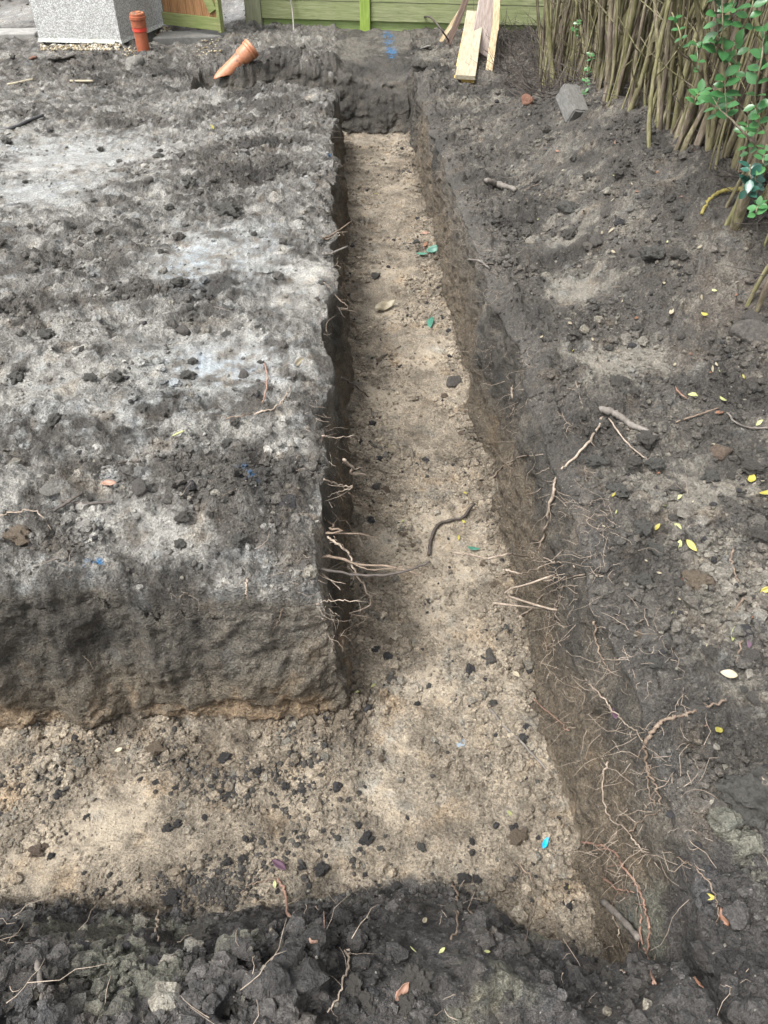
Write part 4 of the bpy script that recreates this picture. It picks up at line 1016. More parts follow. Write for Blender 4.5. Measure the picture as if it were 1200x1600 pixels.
ROOTS = [
 ([(512, 838, -.03), (530, 852, -.05), (546, 866, -.08), (554, 893, -.12), (572, 922, -.2), (580, 938, -.25), (577, 962, -.33), (560, 975, -.36), (545, 985, -.4), (530, 1007, -.45)], .0040, .0012, 'rootpale', 'long pale forked root dangling from the block corner into the trench', 9),
 ([(470, 937, -.14), (500, 940, -.13), (530, 938, -.13), (566, 940, -.13)], .0026, .0012, 'rootpale', 'straight pale root jutting out just below the bundle of cut roots', 3),
 ([(500, 375, None), (520, 366, -.08), (550, 345, -.07)], .006, .003, 'root', 'short root stub poking over the left trench edge, uppermost of three', 0),
 ([(498, 378, None), (520, 372, -.09), (543, 362, -.09)], .004, .002, 'rootpale', 'thin pale root just below the uppermost stub on the left edge', 0),
 ([(503, 400, None), (520, 397, -.07), (543, 385, -.06)], .009, .005, 'stickgrey', 'thick grey root stub over the left trench edge', 0),
 ([(505, 445, None), (525, 463, -.08), (545, 480, -.12), (556, 488, -.15)], .003, .0012, 'rootpale', 'curved pale root over the left edge opposite the cream scrap', 4),
 ([(533, 590, -.1), (550, 600, -.2), (575, 620, -.3)], .0045, .003, 'rootdark', 'straight dark root slanting down from the left wall halfway along', 0),
 ([(500, 683, None), (525, 684, -.04), (555, 680, -.05)], .003, .001, 'rootpale', 'pale root over the left edge below the ridged clay smear', 3),
 ([(536, 718, -.05), (550, 730, -.1), (572, 745, -.17)], .006, .004, 'rootpale', 'knobbly pale root dangling from the left wall beside the grey stone', 3),
 ([(505, 752, None), (530, 758, -.06), (552, 761, -.06), (530, 768, -.06), (512, 776, -.05)], .003, .0012, 'rootpale', 'looped pale root above the wide fork at the left edge', 4),
 ([(545, 770, -.08), (560, 785, -.15), (585, 798, -.22)], .0025, .0015, 'root', 'thin brown root hanging below the looped pale root', 2),
 ([(508, 816, None), (540, 828, -.06), (565, 835, -.09), (592, 842, -.13)], .0042, .002, 'root', 'brown root crossing from the left edge above the root bundle', 3),
 ([(768, 748, None), (785, 732, None), (805, 720, None), (852, 712, None)], .0035, .0014, 'rootpale', 'pale forked root on the upper right trench wall', 8),
 ([(942, 655, None), (922, 690, None), (895, 722, None), (870, 748, None), (868, 765, None)], .0045, .0045, 'rootpale', 'long root running down from the grey stick to the right trench edge', 3),
 ([(870, 762, None), (858, 800, None), (852, 835, None), (845, 862, None)], .0055, .003, 'rootpale', 'thick pale root hanging down the right wall below the trench edge', 3),
 ([(708, 863, -.30), (740, 868, -.25), (765, 872, -.2), (795, 865, -.17), (830, 872, None), (860, 875, None), (900, 886, None)], .0040, .002, 'rootpale', 'long wavy root stretching out of the right wall over the floor', 9),
 ([(790, 890, -.2), (815, 896, -.2), (845, 885, None), (868, 875, None)], .0034, .0016, 'rootpale', 'pale root just under the long wavy root of the right wall', 5),
 ([(770, 942, -.25), (790, 925, -.2), (815, 915, -.16), (860, 908, None), (905, 905, None), (945, 903, None)], .0036, .0018, 'rootpale', 'long pale root crossing the right trench edge, lower than the wavy one', 9),
 ([(815, 965, None), (840, 945, None), (848, 930, None), (880, 918, None), (905, 918, None)], .0028, .001, 'rootpale', 'branching pale rootlet in the middle of the right wall', 8),
 ([(860, 970, None), (872, 950, None), (882, 935, None)], .0025, .001, 'rootpale', 'short pale rootlet beside the branching one on the right wall', 3),
 ([(755, 880, -.35), (770, 895, -.35), (765, 905, -.4)], .0012, .0008, 'root', 'hair thin root hanging below the wavy root over the floor', 0),
 ([(932, 968, None), (934, 1000, None), (945, 1030, None), (957, 1052, None)], .0032, .0018, 'root', 'brown root curving down the right edge below a pale chalky tuft', 2),
 ([(830, 1088, None), (855, 1110, None), (892, 1140, None)], .0022, .0016, 'rootred', 'straight reddish rootlet low on the right wall', 1),
 ([(918, 1060, None), (945, 1090, None), (965, 1115, None), (990, 1140, None), (1010, 1158, None)], .0026, .0014, 'rootpale', 'thin pale root slanting across the crumbling right edge', 8),
 ([(1010, 1172, None), (1020, 1150, None), (1040, 1130, None), (1065, 1125, None), (1090, 1113, None), (1135, 1098, None)], .0052, .003, 'root', 'stout root arching over the soil right of the trench', 3),
 ([(1012, 1168, None), (1012, 1195, None), (1025, 1225, None), (1036, 1258, None)], .0034, .0018, 'root', 'root dropping from the stout arching root, right hand fork', 3),
 ([(1013, 1195, None), (1016, 1225, None), (1030, 1262, None)], .0024, .0014, 'root', 'thinner fork beside the root dropping from the stout one', 2),
 ([(952, 1188, None), (947, 1220, None), (952, 1270, None), (985, 1300, None), (1010, 1330, None)], .0028, .0016, 'rootpale', 'long pale root hanging down the lower right wall', 6),
 ([(988, 1300, None), (1005, 1280, None), (1035, 1268, None)], .0024, .0014, 'root', 'short root meeting the long pale root on the lower right wall', 3),
 ([(912, 1314, None), (950, 1322, None), (975, 1352, None), (1000, 1388, None), (1012, 1420, None), (1018, 1445, None), (1014, 1475, None), (1030, 1545, None)], .0034, .0026, 'rootred', 'long reddish root sweeping down the near end of the right wall', 4),
 ([(1004, 1432, None), (1006, 1465, None), (1020, 1500, None), (1026, 1545, None)], .0028, .002, 'rootred', 'second reddish root running beside the long sweeping one', 3),
 ([(945, 1372, None), (965, 1388, None), (995, 1398, None)], .0024, .0014, 'rootred', 'small branched reddish rootlet above the grey stick in the wall', 4),
 ([(962, 1432, None), (968, 1455, None), (975, 1480, None)], .002, .0014, 'rootpale', 'short upright rootlet below the grey stick in the wall', 1),
 ([(925, 1508, None), (950, 1518, None), (978, 1528, None)], .0024, .0014, 'rootpale', 'pale rootlet lying at the foot of the near right wall', 2),
 ([(435, 1375, None), (448, 1400, None), (452, 1430, None), (475, 1462, None), (498, 1472, None), (518, 1487, None)], .0048, .0034, 'rootred', 'stout reddish root lying on the black soil of the near edge', 3),
 ([(378, 1397, None), (400, 1383, None), (425, 1378, None), (436, 1382, None)], .0026, .0018, 'root', 'thin brown root meeting the stout reddish root', 1),
 ([(705, 1385, None), (713, 1410, None), (714, 1450, None), (708, 1475, None)], .0034, .002, 'root', 'root stub standing in the black soil at the trench end', 6),
 ([(552, 1483, None), (545, 1520, None), (540, 1550, None), (508, 1592, None)], .0026, .0014, 'rootpale', 'thin forked root on the black soil at the bottom of the picture', 6),
 ([(808, 1350, None), (832, 1380, None), (832, 1420, None), (818, 1478, None)], .0026, .0014, 'root', 'grey brown root trailing down the spoil at the trench end', 3),
 ([(735, 1432, None), (755, 1455, None), (765, 1478, None)], .0018, .001, 'root', 'fine root in the black spoil above the tan leaf', 2),
 ([(1063, 1342, None), (1090, 1362, None), (1115, 1390, None), (1123, 1425, None), (1118, 1448, None)], .0018, .0014, 'root', 'hooked brown root by the red brown leaf', 1),
 ([(245, 1428, None), (242, 1455, None), (243, 1478, None)], .003, .002, 'rootpale', 'short pale root upright in the near black soil', 0),
 ([(400, 652, None), (425, 640, None), (445, 625, None), (456, 605, None)], .0036, .0018, 'rootpale', 'curved pale root lying below the ridged clay on the left ground', 4),
 ([(355, 658, None), (380, 652, None), (398, 650, None)], .0028, .0018, 'root', 'brown root lying left of the curved pale root', 2),
 ([(415, 572, None), (417, 600, None), (410, 632, None)], .004, .003, 'rootred', 'red brown root pointing away from the curved pale root', 1),
 ([(0, 807, None), (30, 800, None), (55, 803, None), (78, 828, None)], .003, .0016, 'rootpale', 'thin pale root at the left end of the front edge', 1),
 ([(1148, 862, None), (1143, 885, None), (1150, 912, None)], .0034, .0026, 'root', 'short brown root standing on the right bank', 0),
 ([(1163, 940, None), (1150, 965, None), (1155, 1000, None), (1153, 1040, None)], .0042, .0026, 'root', 'grey brown root lying below the orange brick chip', 2),
 ([(385, 905, None), (388, 920, None), (390, 935, None)], .0034, .0012, 'rootpale', 'small pale root tuft in the front face of the block', 6),
 ([(440, 950, None), (436, 962, None), (430, 975, None)], .0018, .001, 'root', 'hair thin root near the right end of the front face', 2),
 ([(842, 290, None), (820, 300, None), (826, 318, None)], .0022, .0014, 'root', 'thin bent root on the soil beside the far clod', 1),
 ([(900, 600, None), (912, 640, None)], .002, .001, 'rootpale', 'short pale root above the grey stick on the right', 1),
 ([(800, 605, None), (803, 632, None), (798, 655, None)], .004, .0012, 'rootpale', 'pale root tuft at the right edge halfway along the trench', 6),
]
for (L, r0, r1, m, lab, lets) in ROOTS: root(L, r0, r1, m, lab, lets=lets, group='roots hanging in and around the trench')
STICKS = [
 ([(672, 870, None), (673, 848, None), (682, 825, None), (700, 817, None), (724, 812, None), (732, 800, None), (741, 790, None)], .0065, .0045, 'rootdark', 'crooked dark stick lying on the trench floor', .006),
 ([(765, 1112, None), (785, 1135, None), (812, 1158, None), (856, 1207, None)], .0048, .0032, 'stickgrey', 'long grey stick on the floor against the near right wall', .006),
 ([(733, 406, None), (750, 411, None), (766, 422, None)], .005, .0035, 'stickgrey', 'pale cut stick on the right edge of the far trench', .005),
 ([(757, 287, None), (780, 292, None), (803, 302, None)], .016, .013, 'stickgrey', 'short thick grey log piece on the right edge of the far trench', .012),
 ([(936, 641, None), (960, 652, None), (990, 668, None), (1026, 689, None)], .0115, .0075, 'stickgrey', 'thick grey stick lying right of the trench', .008),
 ([(948, 657, None), (975, 688, None), (1000, 712, None), (1038, 735, None)], .0024, .0018, 'rootpale', 'thin pale straight twig crossing below the thick grey stick', .008),
 ([(1057, 662, None), (1090, 650, None), (1124, 640, None)], .0028, .002, 'root', 'thin brown twig right of the thick grey stick', .006),
 ([(1137, 648, None), (1148, 662, None), (1170, 670, None), (1200, 672, None)], .003, .003, 'stickgrey', 'curved grey twig at the right side below the hedge', .006),
 ([(946, 1408, None), (970, 1432, None), (1003, 1470, None)], .0085, .0065, 'stickgrey', 'thick grey stick poking from the near right wall', .008),
 ([(55, 1508, None), (60, 1560, None), (62, 1610, None)], .0042, .004, 'stickgrey', 'straight grey stick at the bottom left corner', .008),
 ([(85, 800, None), (110, 783, None), (128, 772, None)], .004, .003, 'rootdark', 'dark twig lying left of the blue grey stone', .006),
 ([(95, 785, None), (140, 790, None), (178, 788, None)], .004, .003, 'rootdark', 'longer dark twig crossing near the front edge', .006),
 ([(185, 727, None), (205, 724, None), (222, 722, None)], .0035, .0025, 'rootdark', 'small dark twig above the blue grey stone', .006),
 ([(655, 30, None), (672, 28, -.0), (690, 48, -.05), (705, 72, None), (715, 90, None)], .009, .005, 'rootdark', 'dark bent branch in front of the green fence', .01),
 ([(580, 640, None), (583, 655, None)], .004, .003, 'rootdark', 'short dark twig on the trench floor', .004),
]
for (L, r0, r1, m, lab, lift) in STICKS: root(L, r0, r1, m, lab, name='stick', cat='stick', lift=lift, w=.0012, group='sticks lying about the dig')
# half buried mossy root loop of the hedge with yellow lichen
root([(1098, 337, None), (1108, 318, None), (1130, 305, None), (1158, 300, None), (1180, 305, None)], .006, .010, 'lichen', 'arched root covered in yellow lichen at the foot of the hedge', name='lichen_root', lift=.01, w=.003)
def root_hairs():
    nr, nc = U.shape; idx = rr_
    rg = np.random.default_rng(8); x, y, z = GV.T; h = GH
    wR = ((x > XR-.05)&(x < XR+.12)&(h > .15)&(y > .55)&(y < 6.5)).astype(float)*(1/np.maximum(dep, .6)**1.5)*np.where(h > .45, 1, .3)
    wL = ((x < XL+.04)&(x > XL-.12)&(h > .55)&(y > 1.25)&(y < 6)).astype(float)*(1/np.maximum(dep, .6)**1.5)*1.1
    wF = ((x < XL)&(y > 1.2)&(y < 1.36)&(h > .5)).astype(float)*.05
    wT = ((h >= .99)&((x > .55)|(x < -.05))).astype(float)*AR*vis*np.exp(-np.minimum(np.abs(x-.6), np.abs(x+.15))/.15)*60/np.maximum(dep, .6)**1.6
    wN = ((y < .8)&(y > .3)&(x < .6)).astype(float)*AR*vis*40
    # tufts: choose tuft centres, several strands each
    p = (wR+wL+wF)*AR**.3*.02+wT*.1+wN*.05; p[dep < .3] = 0
    cen = rg.choice(len(GV), 420, p=p/p.sum()); L = []
    for c in cen:
        for _ in range(rg.integers(2, 7)):
            q = Vector(GV[c])+Vector(rg.normal(0, .018, 3)); side = -1 if q.x > .2 else 1
            if GH[c] > .99: dr = Vector((rg.normal(), rg.normal(), .15)).normalized()
            else: dr = Vector((side*.55+rg.normal()*.5, rg.normal()*.9, -.5+rg.normal()*.35)).normalized()
            ln = .02+.10*rg.random()**2; pts = [q]
            for k in range(5): dr = (dr+Vector(rg.normal(0, .38, 3))+Vector((0, 0, -.06))).normalized(); pts.append(pts[-1]+dr*ln/5)
            if GH[c] > .99: pts = [Vector((a.x, a.y, q.z+.004+.3*max(0, a.z-q.z))) for a in pts]
            r = .0004+.0005*rg.random(); L.append(tube(pts, r, r*.5, 4))
    v, f_ = join(L); o = mesh_obj('fine_root_hairs', v, f_, M['rootpale'], smooth=True)
    tag(o, 'mat of hair thin pale rootlets fringing the trench edges and walls', 'root hairs', kind='stuff')
root_hairs()

# ------------------------------------------------------------------ fallen leaves
def leafgeo(L, W, fold, curl, seed=0):
    rg = random.Random(seed); n = 8; vs = []; fs = []
    for i in range(n+1):
        t = i/n; x = (t-.5)*L; wd = W*.5*math.sin(math.pi*min(1, t*.97+.015))**.75*(1-.25*t); zc = curl*L*(4*(t-.5)**2)
        for j in (-1, -.5, 0, .5, 1):
            vs.append((x, wd*j, zc+abs(j)*wd*fold+rg.uniform(-1, 1)*.012*L))
    for i in range(n):
        for j in range(4): a = i*5+j; fs.append((a, a+1, a+6, a+5))
    return vs, fs
lrng = random.Random(31)
def leaf(u, v, px, m, label, group=None, name='fallen_leaf', cat='leaf', fold=None, W=None, rz=None, crumple=0):
    p, nr_, s = pxm(u, v); L = px*s
    vs, fs = leafgeo(L, L*(W or lrng.uniform(.45, .6)), lrng.uniform(.1, .5) if fold is None else fold, lrng.uniform(-.06, .16), lrng.randrange(999))
    if crumple: vs = [(x, y, z+crumple*L*math.sin(9*x/L+seedk)*math.cos(11*y/L)) for seedk in [lrng.random()*6] for (x, y, z) in vs]
    o = mesh_obj(name, vs, fs, M[m], smooth=True)
    md = o.modifiers.new('thickness', 'SOLIDIFY'); md.thickness = .0006
    q = nr_.to_track_quat('Z', 'Y').to_matrix().to_4x4()
    if nr_.z < .5: q = Matrix.Identity(4)
    rot = Euler((lrng.uniform(-.25, .25), lrng.uniform(-.25, .25), lrng.uniform(0, 6.28) if rz is None else rz)).to_matrix().to_4x4()
    o.matrix_world = Matrix.Translation(p+Vector((0, 0, .006+.1*L)))@q@rot
    return tag(o, label, cat, group)
LV = [
 (895, 551, 11, 'leafyellow', 'single small yellow leaf near the right edge halfway along the trench'),
 (1173, 753, 24, 'leafyellow', 'bright yellow leaf right of the brown stone'),
 (1196, 775, 22, 'leafyellow', 'yellow leaf at the right margin below the bright one'),
 (1058, 781, 15, 'leafpale', 'pale yellow leaf, topmost of the cluster on the smooth patch'),
 (1038, 795, 12, 'leafpale', 'small pale leaf left of the topmost leaf on the smooth patch'),
 (1058, 826, 15, 'leafpale', 'folded pale leaf just above the two bright yellow leaves'),
 (1026, 827, 13, 'leafyellow', 'narrow folded yellow leaf left on the smooth patch'),
 (1079, 857, 23, 'leafyellow', 'bright yellow leaf, right one of a touching pair'),
 (1060, 857, 19, 'leafpale', 'pale yellow leaf, left one of a touching pair'),
 (958, 776, 9, 'leafyellow', 'tiny yellow leaf near the trench edge'),
 (1120, 1146, 25, 'leafyellow', 'bright yellow leaf beside the stout arching root'),
 (1143, 994, 24, 'leafpale', 'pale green leaf touching the grey brown root'),
 (1137, 1057, 25, 'leafcream', 'cream leaf on the grey soil at the right'),
 (1196, 925, 20, 'leafyellow', 'yellow leaf at the right margin near the orange chip'),
 (1183, 833, 20, 'leafyellow', 'yellow leaf on the brown soil at the right side'),
 (1106, 1405, 20, 'leafyellow', 'round yellow leaf near the bottom right corner'),
 (1138, 1433, 18, 'leafpale', 'yellow green leaf lying against a red brown one'),
 (797, 1275, 14, 'leafpale', 'pale yellow leaf on the floor near the blue grey stone'),
 (887, 1388, 10, 'leafyellow', 'small yellow leaf at the foot of the near right wall'),
 (1112, 580, 11, 'leafcream', 'small oval cream leaf, lower of two below the dark stone'),
 (1118, 573, 10, 'leafcream', 'small oval cream leaf, upper of two below the dark stone'),
 (1128, 628, 14, 'leafpale', 'pale leaf lying near the brown curled leaf'),
 (1082, 621, 16, 'leafpale', 'folded pale leaf beside the pink tan leaf'),
 (1185, 664, 13, 'leafpale', 'round pale leaf on the curved grey twig'),
 (1053, 573, 9, 'leafcream', 'small cream leaf beyond the pink tan leaf'),
 (1190, 756, 10, 'leafcream', 'small cream leaf touching the bright yellow one'),
 (955, 363, 12, 'leafcream', 'cream leaf on the dark bank left of the grey clod'),
 (958, 398, 13, 'leafcream', 'narrow cream leaf below the grey clod'),
 (1048, 492, 16, 'leafcream', 'torn cream leaf on the dark bank'),
 (1100, 495, 13, 'leafyellow', 'small yellowish leaf on the dark bank near the dark stone'),
 (1095, 468, 9, 'leafcream', 'tiny cream leaf above the yellowish one'),
 (1058, 420, 9, 'leafcream', 'tiny white leaf right of the grey clod'),
 (1160, 592, 8, 'leafyellow', 'tiny yellow leaf beyond the brown curled leaf'),
 (1046, 630, 8, 'leafpale', 'tiny pale leaf at the left of the pink tan leaf'),
 (1010, 690, 10, 'leafcream', 'tiny cream scrap at the end of the grey stick'),
 (610, 701, 8, 'leafyellow', 'tiny yellow leaf in the middle of the trench floor'),
 (727, 773, 8, 'leafyellow', 'tiny yellow leaf near the end of the crooked stick'),
 (724, 818, 9, 'leafyellow', 'tiny yellow leaf under the crooked stick'),
 (717, 843, 9, 'leafyellow', 'tiny yellow leaf above the dark green one'),
 (629, 817, 8, 'leafpale', 'tiny pale leaf left of the crooked stick'),
 (556, 1083, 12, 'leafpale', 'pale green leaf near the corner of the block'),
 (583, 1073, 9, 'leafpale', 'small pale leaf right of the pale green one'),
 (663, 910, 9, 'leafcream', 'tiny cream leaf under the tip of the root bundle'),
 (778, 903, 9, 'leafcream', 'small cream leaf under the roots of the right wall'),
 (806, 1056, 15, 'leafcream', 'cream leaf at the foot of the right wall'),
 (187, 1174, 13, 'leafcream', 'cream leaf on the cross trench floor'),
 (430, 1384, 11, 'leafpale', 'round pale leaf beside the stout reddish root'),
 (690, 1488, 13, 'leafpale', 'pale leaf in the black soil left of the tan leaf'),
 (645, 1487, 13, 'leafpale', 'pale leaf in the black soil below the root stub'),
 (760, 1490, 11, 'leafpale', 'small pale leaf below the tan leaf'),
 (663, 1441, 16, 'leafcream', 'dull cream leaf beside the root stub'),
 (332, 201, 9, 'leafyellow', 'tiny yellow leaf on the far left ground'),
 (588, 305, 7, 'leafyellow', 'tiny yellow leaf at the far part of the floor'),
 (466, 570, 22, 'leafcream', 'pale bark chip on the left ground near the trench edge'),
 (280, 683, 22, 'leafpale', 'flat pale yellow leaf in the mud of the left ground'),
 (1062, 622, 30, 'leafpink', 'large crumpled pink tan leaf below the dark stone'),
 (1122, 649, 16, 'leafbrown', 'small curled brown leaf right of the pink tan leaf'),
 (785, 1447, 30, 'leafpink', 'large folded tan leaf on the black spoil'),
 (627, 1549, 36, 'leafpink', 'large pinkish leaf at the bottom of the picture'),
 (1129, 1436, 26, 'leafbrown', 'red brown leaf near the bottom right corner'),
 (1088, 1540, 20, 'leafbrown', 'dark brown leaf in the lowest right soil'),
 (665, 385, 15, 'leafbrown', 'orange brown leaf above the green leaves in the trench'),
 (664, 367, 12, 'leafpink', 'pink leaf above the orange brown one in the trench'),
 (436, 1355, 28, 'leafpurple', 'purple grey leaf on the cross trench floor'),
 (444, 1163, 16, 'leafpurple', 'small purple leaf near the foot of the block'),
 (960, 1118, 22, 'leafpurple', 'dark purple leaf among roots on the right wall'),
 (1168, 1010, 16, 'leafpurple', 'dark purple leaf below the pale green leaf'),
 (893, 1498, 14, 'leafbrown', 'dark red leaf at the very foot of the near right wall'),
 (172, 760, 24, 'leafpink', 'reddish scrap of bark beside the blue grey stone'),
 (678, 393, 24, 'leaftrench', 'right hand one of the green leaves lying in the trench'),
 (659, 400, 18, 'leaftrench', 'left hand one of the green leaves lying in the trench'),
 (673, 507, 26, 'leaftrench', 'single dull green leaf on the floor near the cream scrap'),
 (740, 861, 20, 'leaftrench', 'dark green leaf on the floor beside the wavy root'),
]
for (u, v, px, m, lab) in LV: leaf(u, v, px*1.02, m, lab, 'leaves fallen around the dig', crumple=.06 if m in ('leafpink', 'leafbrown') else 0)
leaf(600, 484, 40, 'leafcream', 'crumpled cream scrap lying on the far trench floor', name='paper_scrap', cat='scrap', W=.45, crumple=.12, rz=.5)
leaf(851, 1320, 20, 'cyan', 'bright cyan plastic scrap on the floor by the right wall', name='plastic_scrap', cat='scrap', W=.45, rz=1.2)
a = [hit(u, v)[0]+Vector((0, 0, .012)) for u, v in ((-20, 207), (20, 203), (45, 192), (68, 183))]
v, f_ = tube(catmull(a), .012, .010, 6); v = [Vector((q.x, q.y, q.z)) for q in v]
tag(part('black_strap', v, f_, M['blackplastic'], smooth=True), 'strip of black plastic lying on the far left mud', 'strap')
a = [hit(u, v)[0]+Vector((0, 0, .010)) for u, v in ((110, 129), (128, 129), (146, 129))]
v, f_ = tube(catmull(a), .009, .009, 8); tag(part('buried_pipe', v, f_, M['cream'], smooth=True), 'half buried cream pipe in the soil before the building corner', 'pipe')
a = [hit(u, v)[0]+Vector((0, 0, .008)) for u, v in ((12, 134), (34, 130), (52, 126))]
v, f_ = tube(catmull(a), .009, .009, 8); tag(part('buried_pipe', v, f_, M['cream'], smooth=True), 'half buried cream pipe in the soil at the far left', 'pipe')
# tiny pale privet leaves sprinkled on the right
rgl = random.Random(9); k = 0
while k < 60:
    u = rgl.uniform(840, 1200); v = rgl.uniform(200, 1500); p, nr_ = hit(u, v)
    if p.x < .6 or nr_.z < .4: continue
    leaf(u, v, rgl.uniform(4, 9), rgl.choice(['leafcream', 'leafcream', 'leafpale', 'leafbrown']), lm_label(u, v, 'tiny leaf fragment'), 'leaf fragments on the right bank', name='leaf_fragment'); k += 1

# gravel strip below the render, loose pale pebbles at its foot
def gravel():
    rg = np.random.default_rng(3); bv, bf = ico(1); VV = []; FF = []; n = 0
    reg = [(64, 70, 188, 79, 420), (236, 42, 268, 56, 110), (192, 72, 212, 90, 25), (305, 62, 345, 88, 45)]
    for (u0, v0, u1, v1, m_) in reg:
        for _ in range(m_):
            p = hit(rg.uniform(u0, u1), rg.uniform(v0, v1))[0]; s = rg.uniform(.005, .012)
            q = bv*(1+.4*rg.random((len(bv), 1)))*s*np.array([1, .8, .7]); VV.append(q+np.array(p)+np.array([0, 0, s*.4])); FF.append(bf+n); n += len(bv)
    o = mesh_obj('gravel', np.concatenate(VV).tolist(), np.concatenate(FF).tolist(), M['gravelmix'])
    tag(o, 'pale and yellow gravel spilled along the foot of the building', 'gravel', kind='stuff')
mg, n_, b_ = mat('gravel_mix'); tc_ = n_.nodes.new('ShaderNodeTexCoord').outputs['Object']
vv_ = n_.nodes.new('ShaderNodeTexVoronoi'); vv_.inputs['Scale'].default_value = 45; n_.links.new(tc_, vv_.inputs['Vector'])
s_ = n_.nodes.new('ShaderNodeSeparateColor'); n_.links.new(vv_.outputs['Color'], s_.inputs[0])
n_.links.new(rampn(n_, s_.outputs[0], [(.1, (.07, .06, .05)), (.4, (.24, .18, .09)), (.65, (.34, .29, .19)), (.9, (.40, .38, .33))]).outputs[0], b_.inputs['Base Color']); M['gravelmix'] = mg
gravel()

# ------------------------------------------------------------------ the hedge
hr = random.Random(21)
def stem_path(b, h, lean, kink):
    pts = [Vector(b)+Vector((0, 0, -.06))]; d = Vector((lean[0], lean[1], 1)).normalized(); n = 9
    for i in range(n):
        d = (d+Vector((hr.gauss(0, kink), hr.gauss(0, kink), 0))).normalized()
        if d.z < .75: d.z = .8; d.normalize()
        pts.append(pts[-1]+d*(h+.06)/n)
    return pts
def leafquad(p, d, nrm, L, W):
    d = d.normalized(); s = d.cross(nrm).normalized(); up = s.cross(d)
    pr = [(0, 0), (.25, .75), (.5, 1), (.78, .68), (1, 0)]; vs = []; fs = []
    for t_, w_ in pr:
        c = p+d*L*t_-up*(.12*L*t_*t_); e = s*W*.5*w_
        vs += [c-e+up*W*.12*w_, c, c+e+up*W*.12*w_]
    for i in range(4):
        a = i*3; fs += [(a, a+1, a+4, a+3), (a+1, a+2, a+5, a+4)]
    return vs, fs
def shrub(x, y, n, rad, rmin, rmax, label, group, leaves=True):
    g = drop(x, y); t = root_empty('hedge_shrub', g)
    for k in range(n):
        bx = x+hr.uniform(-rad, rad)*.8; by = y+hr.uniform(-rad, rad); b = drop(bx, by)
        r = rmin+(rmax-rmin)*hr.random()**2.4; pts = catmull(stem_path(b, hr.uniform(1.2, 1.7), (hr.gauss(.03, .10), hr.gauss(0, .12)), .07), 3)
        v, f_ = tube(pts, r*1.15, r*.6, 8 if r > .012 else 6, hr, .10); L = [(v, f_)]
        for _ in range(hr.randrange(1, 5)):       # side twigs
            i = hr.randrange(3, len(pts)-4); d = Vector((hr.uniform(-1, 1), hr.uniform(-1, 1), hr.uniform(.1, 1.1))).normalized(); q = [pts[i]]; ln = hr.uniform(.1, .45)
            for _k in range(5): d = (d+Vector((hr.gauss(0, .2), hr.gauss(0, .2), .1))).normalized(); q.append(q[-1]+d*ln/5)
            L.append(tube(q, r*.30+.0012, .001, 5, hr, .1))
        part('stem', *join(L), M['bark'], t, smooth=True)
    if leaves:
        vs = []
        for _ in range(260):
            p = Vector((x+hr.gauss(0, .26), y+hr.gauss(0, .22), g.z+hr.uniform(1.0, 1.75)+.1)); d = Vector((hr.gauss(0, 1), hr.gauss(0, 1), hr.gauss(.2, .6)))
            vs.append(leafquad(p, d, Vector((hr.gauss(0, .5), hr.gauss(0, .5), 1)), hr.uniform(.04, .065), .03))
        part('foliage', *join(vs), M['leafgreen'], t, smooth=True)  # leaf crown above the view, added to shade the stems below
    tag(t, label, 'shrub', group)
    return t
front = []
ORD = 'first second third fourth fifth sixth seventh eighth ninth tenth eleventh twelfth thirteenth fourteenth fifteenth sixteenth last'.split()
ys = np.linspace(2.05, 6.5, 17)
for i, y in enumerate(ys):
    x = 1.52+.05*math.sin(i*2.1)+(.04 if y > 5 else 0); n = 24
    if y < 2.7: x -= .02; n = 4
    front.append(shrub(x, y, n, .17 if y > 2.7 else .07, .0035, .0165 if y > 2.7 else .011, ORD[i]+' shrub from the near end of the front row of mossy hedge stems', 'shrubs in the front row of the hedge'))
for i, y in enumerate(np.linspace(2.9, 7.6, 14)):
    shrub(2.02+.06*math.sin(i*1.7), y, 13, .20, .004, .016, ORD[i]+' shrub from the near end of the middle row of the hedge', 'shrubs behind the front row of the hedge')
for i, y in enumerate(np.linspace(4.0, 8.6, 10)):
    shrub(2.5+.06*math.sin(i*1.3), y, 12, .24, .004, .015, ORD[i]+' shrub from the near end of the shadowed back row of the hedge', 'shrubs at the back of the hedge')
_p = hit(1182, 470)[0]; shrub(_p.x, _p.y, 3, .04, .007, .014, 'small clump of stems at the right margin beyond the large flat topped stone', None)
_p = hit(1150, 330)[0]; shrub(_p.x, _p.y, 5, .09, .006, .016, 'clump of stems beside the yellow lichened root at the hedge foot', None)
front[2]['label'] = 'third shrub from the near end of the hedge front, hung with green leafy shoots'
# leafy shoots hanging in front of the nearest stems
def shoot(L, y0, m, lpx, parent, every=1.0, seed=1):
    rg = random.Random(seed); pts = catmull([Vector(PY(u, v, y0+dy)) for (u, v, dy) in L], 9)
    G = []; tw = [tube(pts, .0035, .0015, 5)]
    ln = 0
    for i in range(1, len(pts)):
        seg = (pts[i]-pts[i-1]); ln += seg.length
        if ln > .026*every:
            ln = 0; ax = seg.normalized(); s0 = Vector((rg.gauss(0, 1), rg.gauss(0, 1), 0)); s0 = (s0-ax*s0.dot(ax)).normalized()
            for sg in (-1, 1):
                d = (s0*sg+Vector((0, 0, .25))+Vector((rg.gauss(0, .25), rg.gauss(0, .25), rg.gauss(0, .25)))).normalized()
                Lf = lpx*depth(pts[i])/F*rg.uniform(.75, 1.15)
                G.append(leafquad(pts[i], d, Vector((rg.gauss(-.2, .3), rg.gauss(-.6, .3), 1)), Lf, Lf*.62))
    tw_o = part('leafy_shoot', *join(tw), M['bark'], parent, smooth=True); own_org(tw_o)
    part('leaves', *join(G), M[m], tw_o, smooth=True)
sh = front[2]
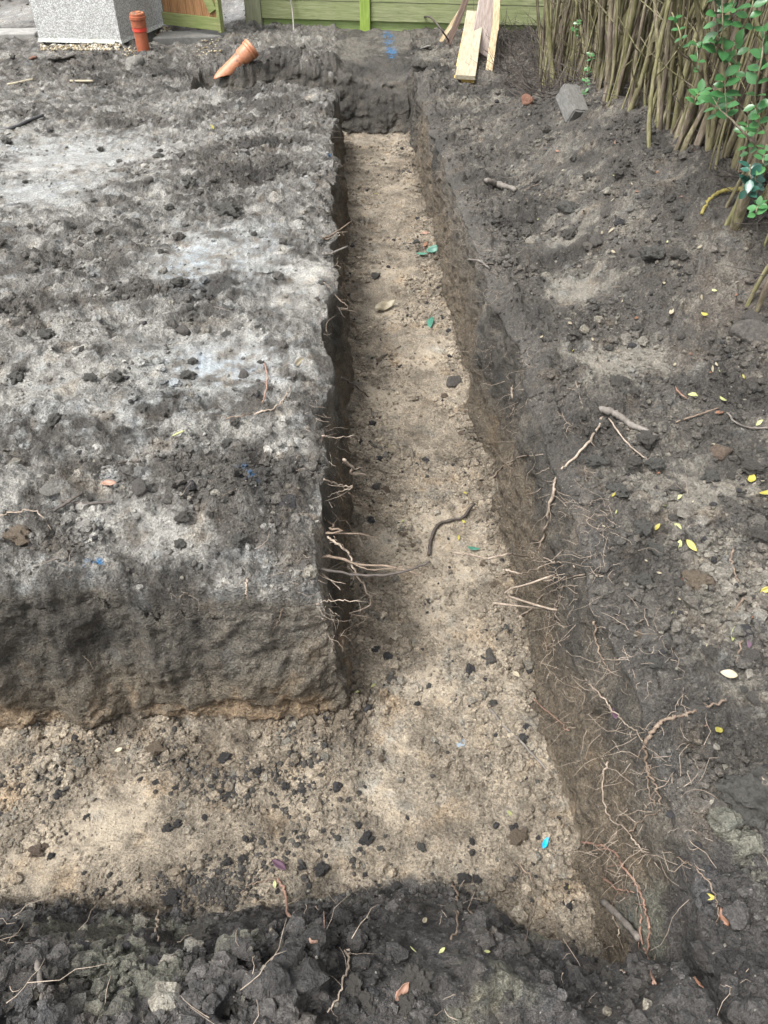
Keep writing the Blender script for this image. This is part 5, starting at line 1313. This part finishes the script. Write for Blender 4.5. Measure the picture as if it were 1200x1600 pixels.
for k, (L, y0, lp) in enumerate([
  ([(1125, -60, .1), (1128, 0, .05), (1130, 60, 0), (1132, 120, -.02), (1136, 190, -.05)], 2.75, 24),
  ([(1115, -70, .1), (1118, 10, .0), (1122, 55, 0), (1118, 90, 0)], 2.8, 24),
  ([(1180, -40, .1), (1175, 10, 0), (1160, 45, 0)], 2.7, 24),
  ([(1195, 40, .1), (1190, 90, 0), (1180, 150, 0), (1186, 190, 0), (1180, 215, 0)], 2.6, 22),
  ([(1150, 60, .1), (1150, 100, 0), (1142, 150, 0)], 2.8, 20),
  ([(1085, 60, .1), (1090, 85, 0), (1088, 110, 0)], 3.0, 18),
  ([(1125, 150, .1), (1118, 170, 0), (1122, 185, 0)], 2.8, 20),
  ([(1190, 318, .1), (1183, 325, 0), (1180, 338, 0)], 2.4, 16),
  ([(1170, 180, .1), (1166, 215, 0), (1170, 240, 0)], 2.7, 18), ([(1050, 20, .1), (1062, 50, 0), (1066, 80, 0)], 3.1, 13), ([(1165, -40, .1), (1150, -5, 0), (1140, 25, 0)], 2.7, 22), ([(1198, 225, .1), (1192, 250, 0), (1196, 262, 0)], 2.5, 18),
  ([(1100, 140, .1), (1088, 152, 0), (1085, 165, 0)], 2.9, 18)]):
    shoot(L, y0, 'leafgreen', lp, sh, 1.0, k)
for k, (u, v) in enumerate([(1172, 272), (1180, 290), (1168, 295)]): shoot([(u, v-14, .05), (u, v, 0), (u+2, v+12, 0)], 2.5, 'leafblue', 20, sh, .6, 40+k)
for k, (u, v, y) in enumerate([(902, 38, 5.0), (898, 50, 5.0), (918, 110, 4.7), (915, 128, 4.7), (915, 148, 4.6), (922, 88, 4.8)]): shoot([(u, v-7, .05), (u, v, 0), (u+3, v+7, 0)], y, 'leafgreen', 7, front[8], .8, 60+k)
def litter():
    L = []; rg = random.Random(5)
    for _ in range(3400):
        x = 1.2+abs(rg.gauss(0, .6)); y = rg.uniform(2.2, 8.4)
        if y < 5 and x < 1.5: continue
        p = drop(x, y)+Vector((0, 0, .01)); d = Vector((rg.gauss(0, 1), rg.gauss(0, 1), rg.gauss(.25, .35))).normalized(); q = [p]; ln = rg.uniform(.06, .35)
        for _k in range(4): d = (d+Vector((rg.gauss(0, .25), rg.gauss(0, .25), rg.gauss(0, .1)))).normalized(); q.append(q[-1]+d*ln/4)
        L.append(tube(q, rg.uniform(.0015, .004), .001, 4))
    o = mesh_obj('twig_litter', *join(L), M['rootdark'], smooth=True); tag(o, 'tangle of dead twigs and leaf litter under the hedge', 'twigs', kind='stuff')
litter()
for o in ORGS:
    if '_org' in o: del o['_org']
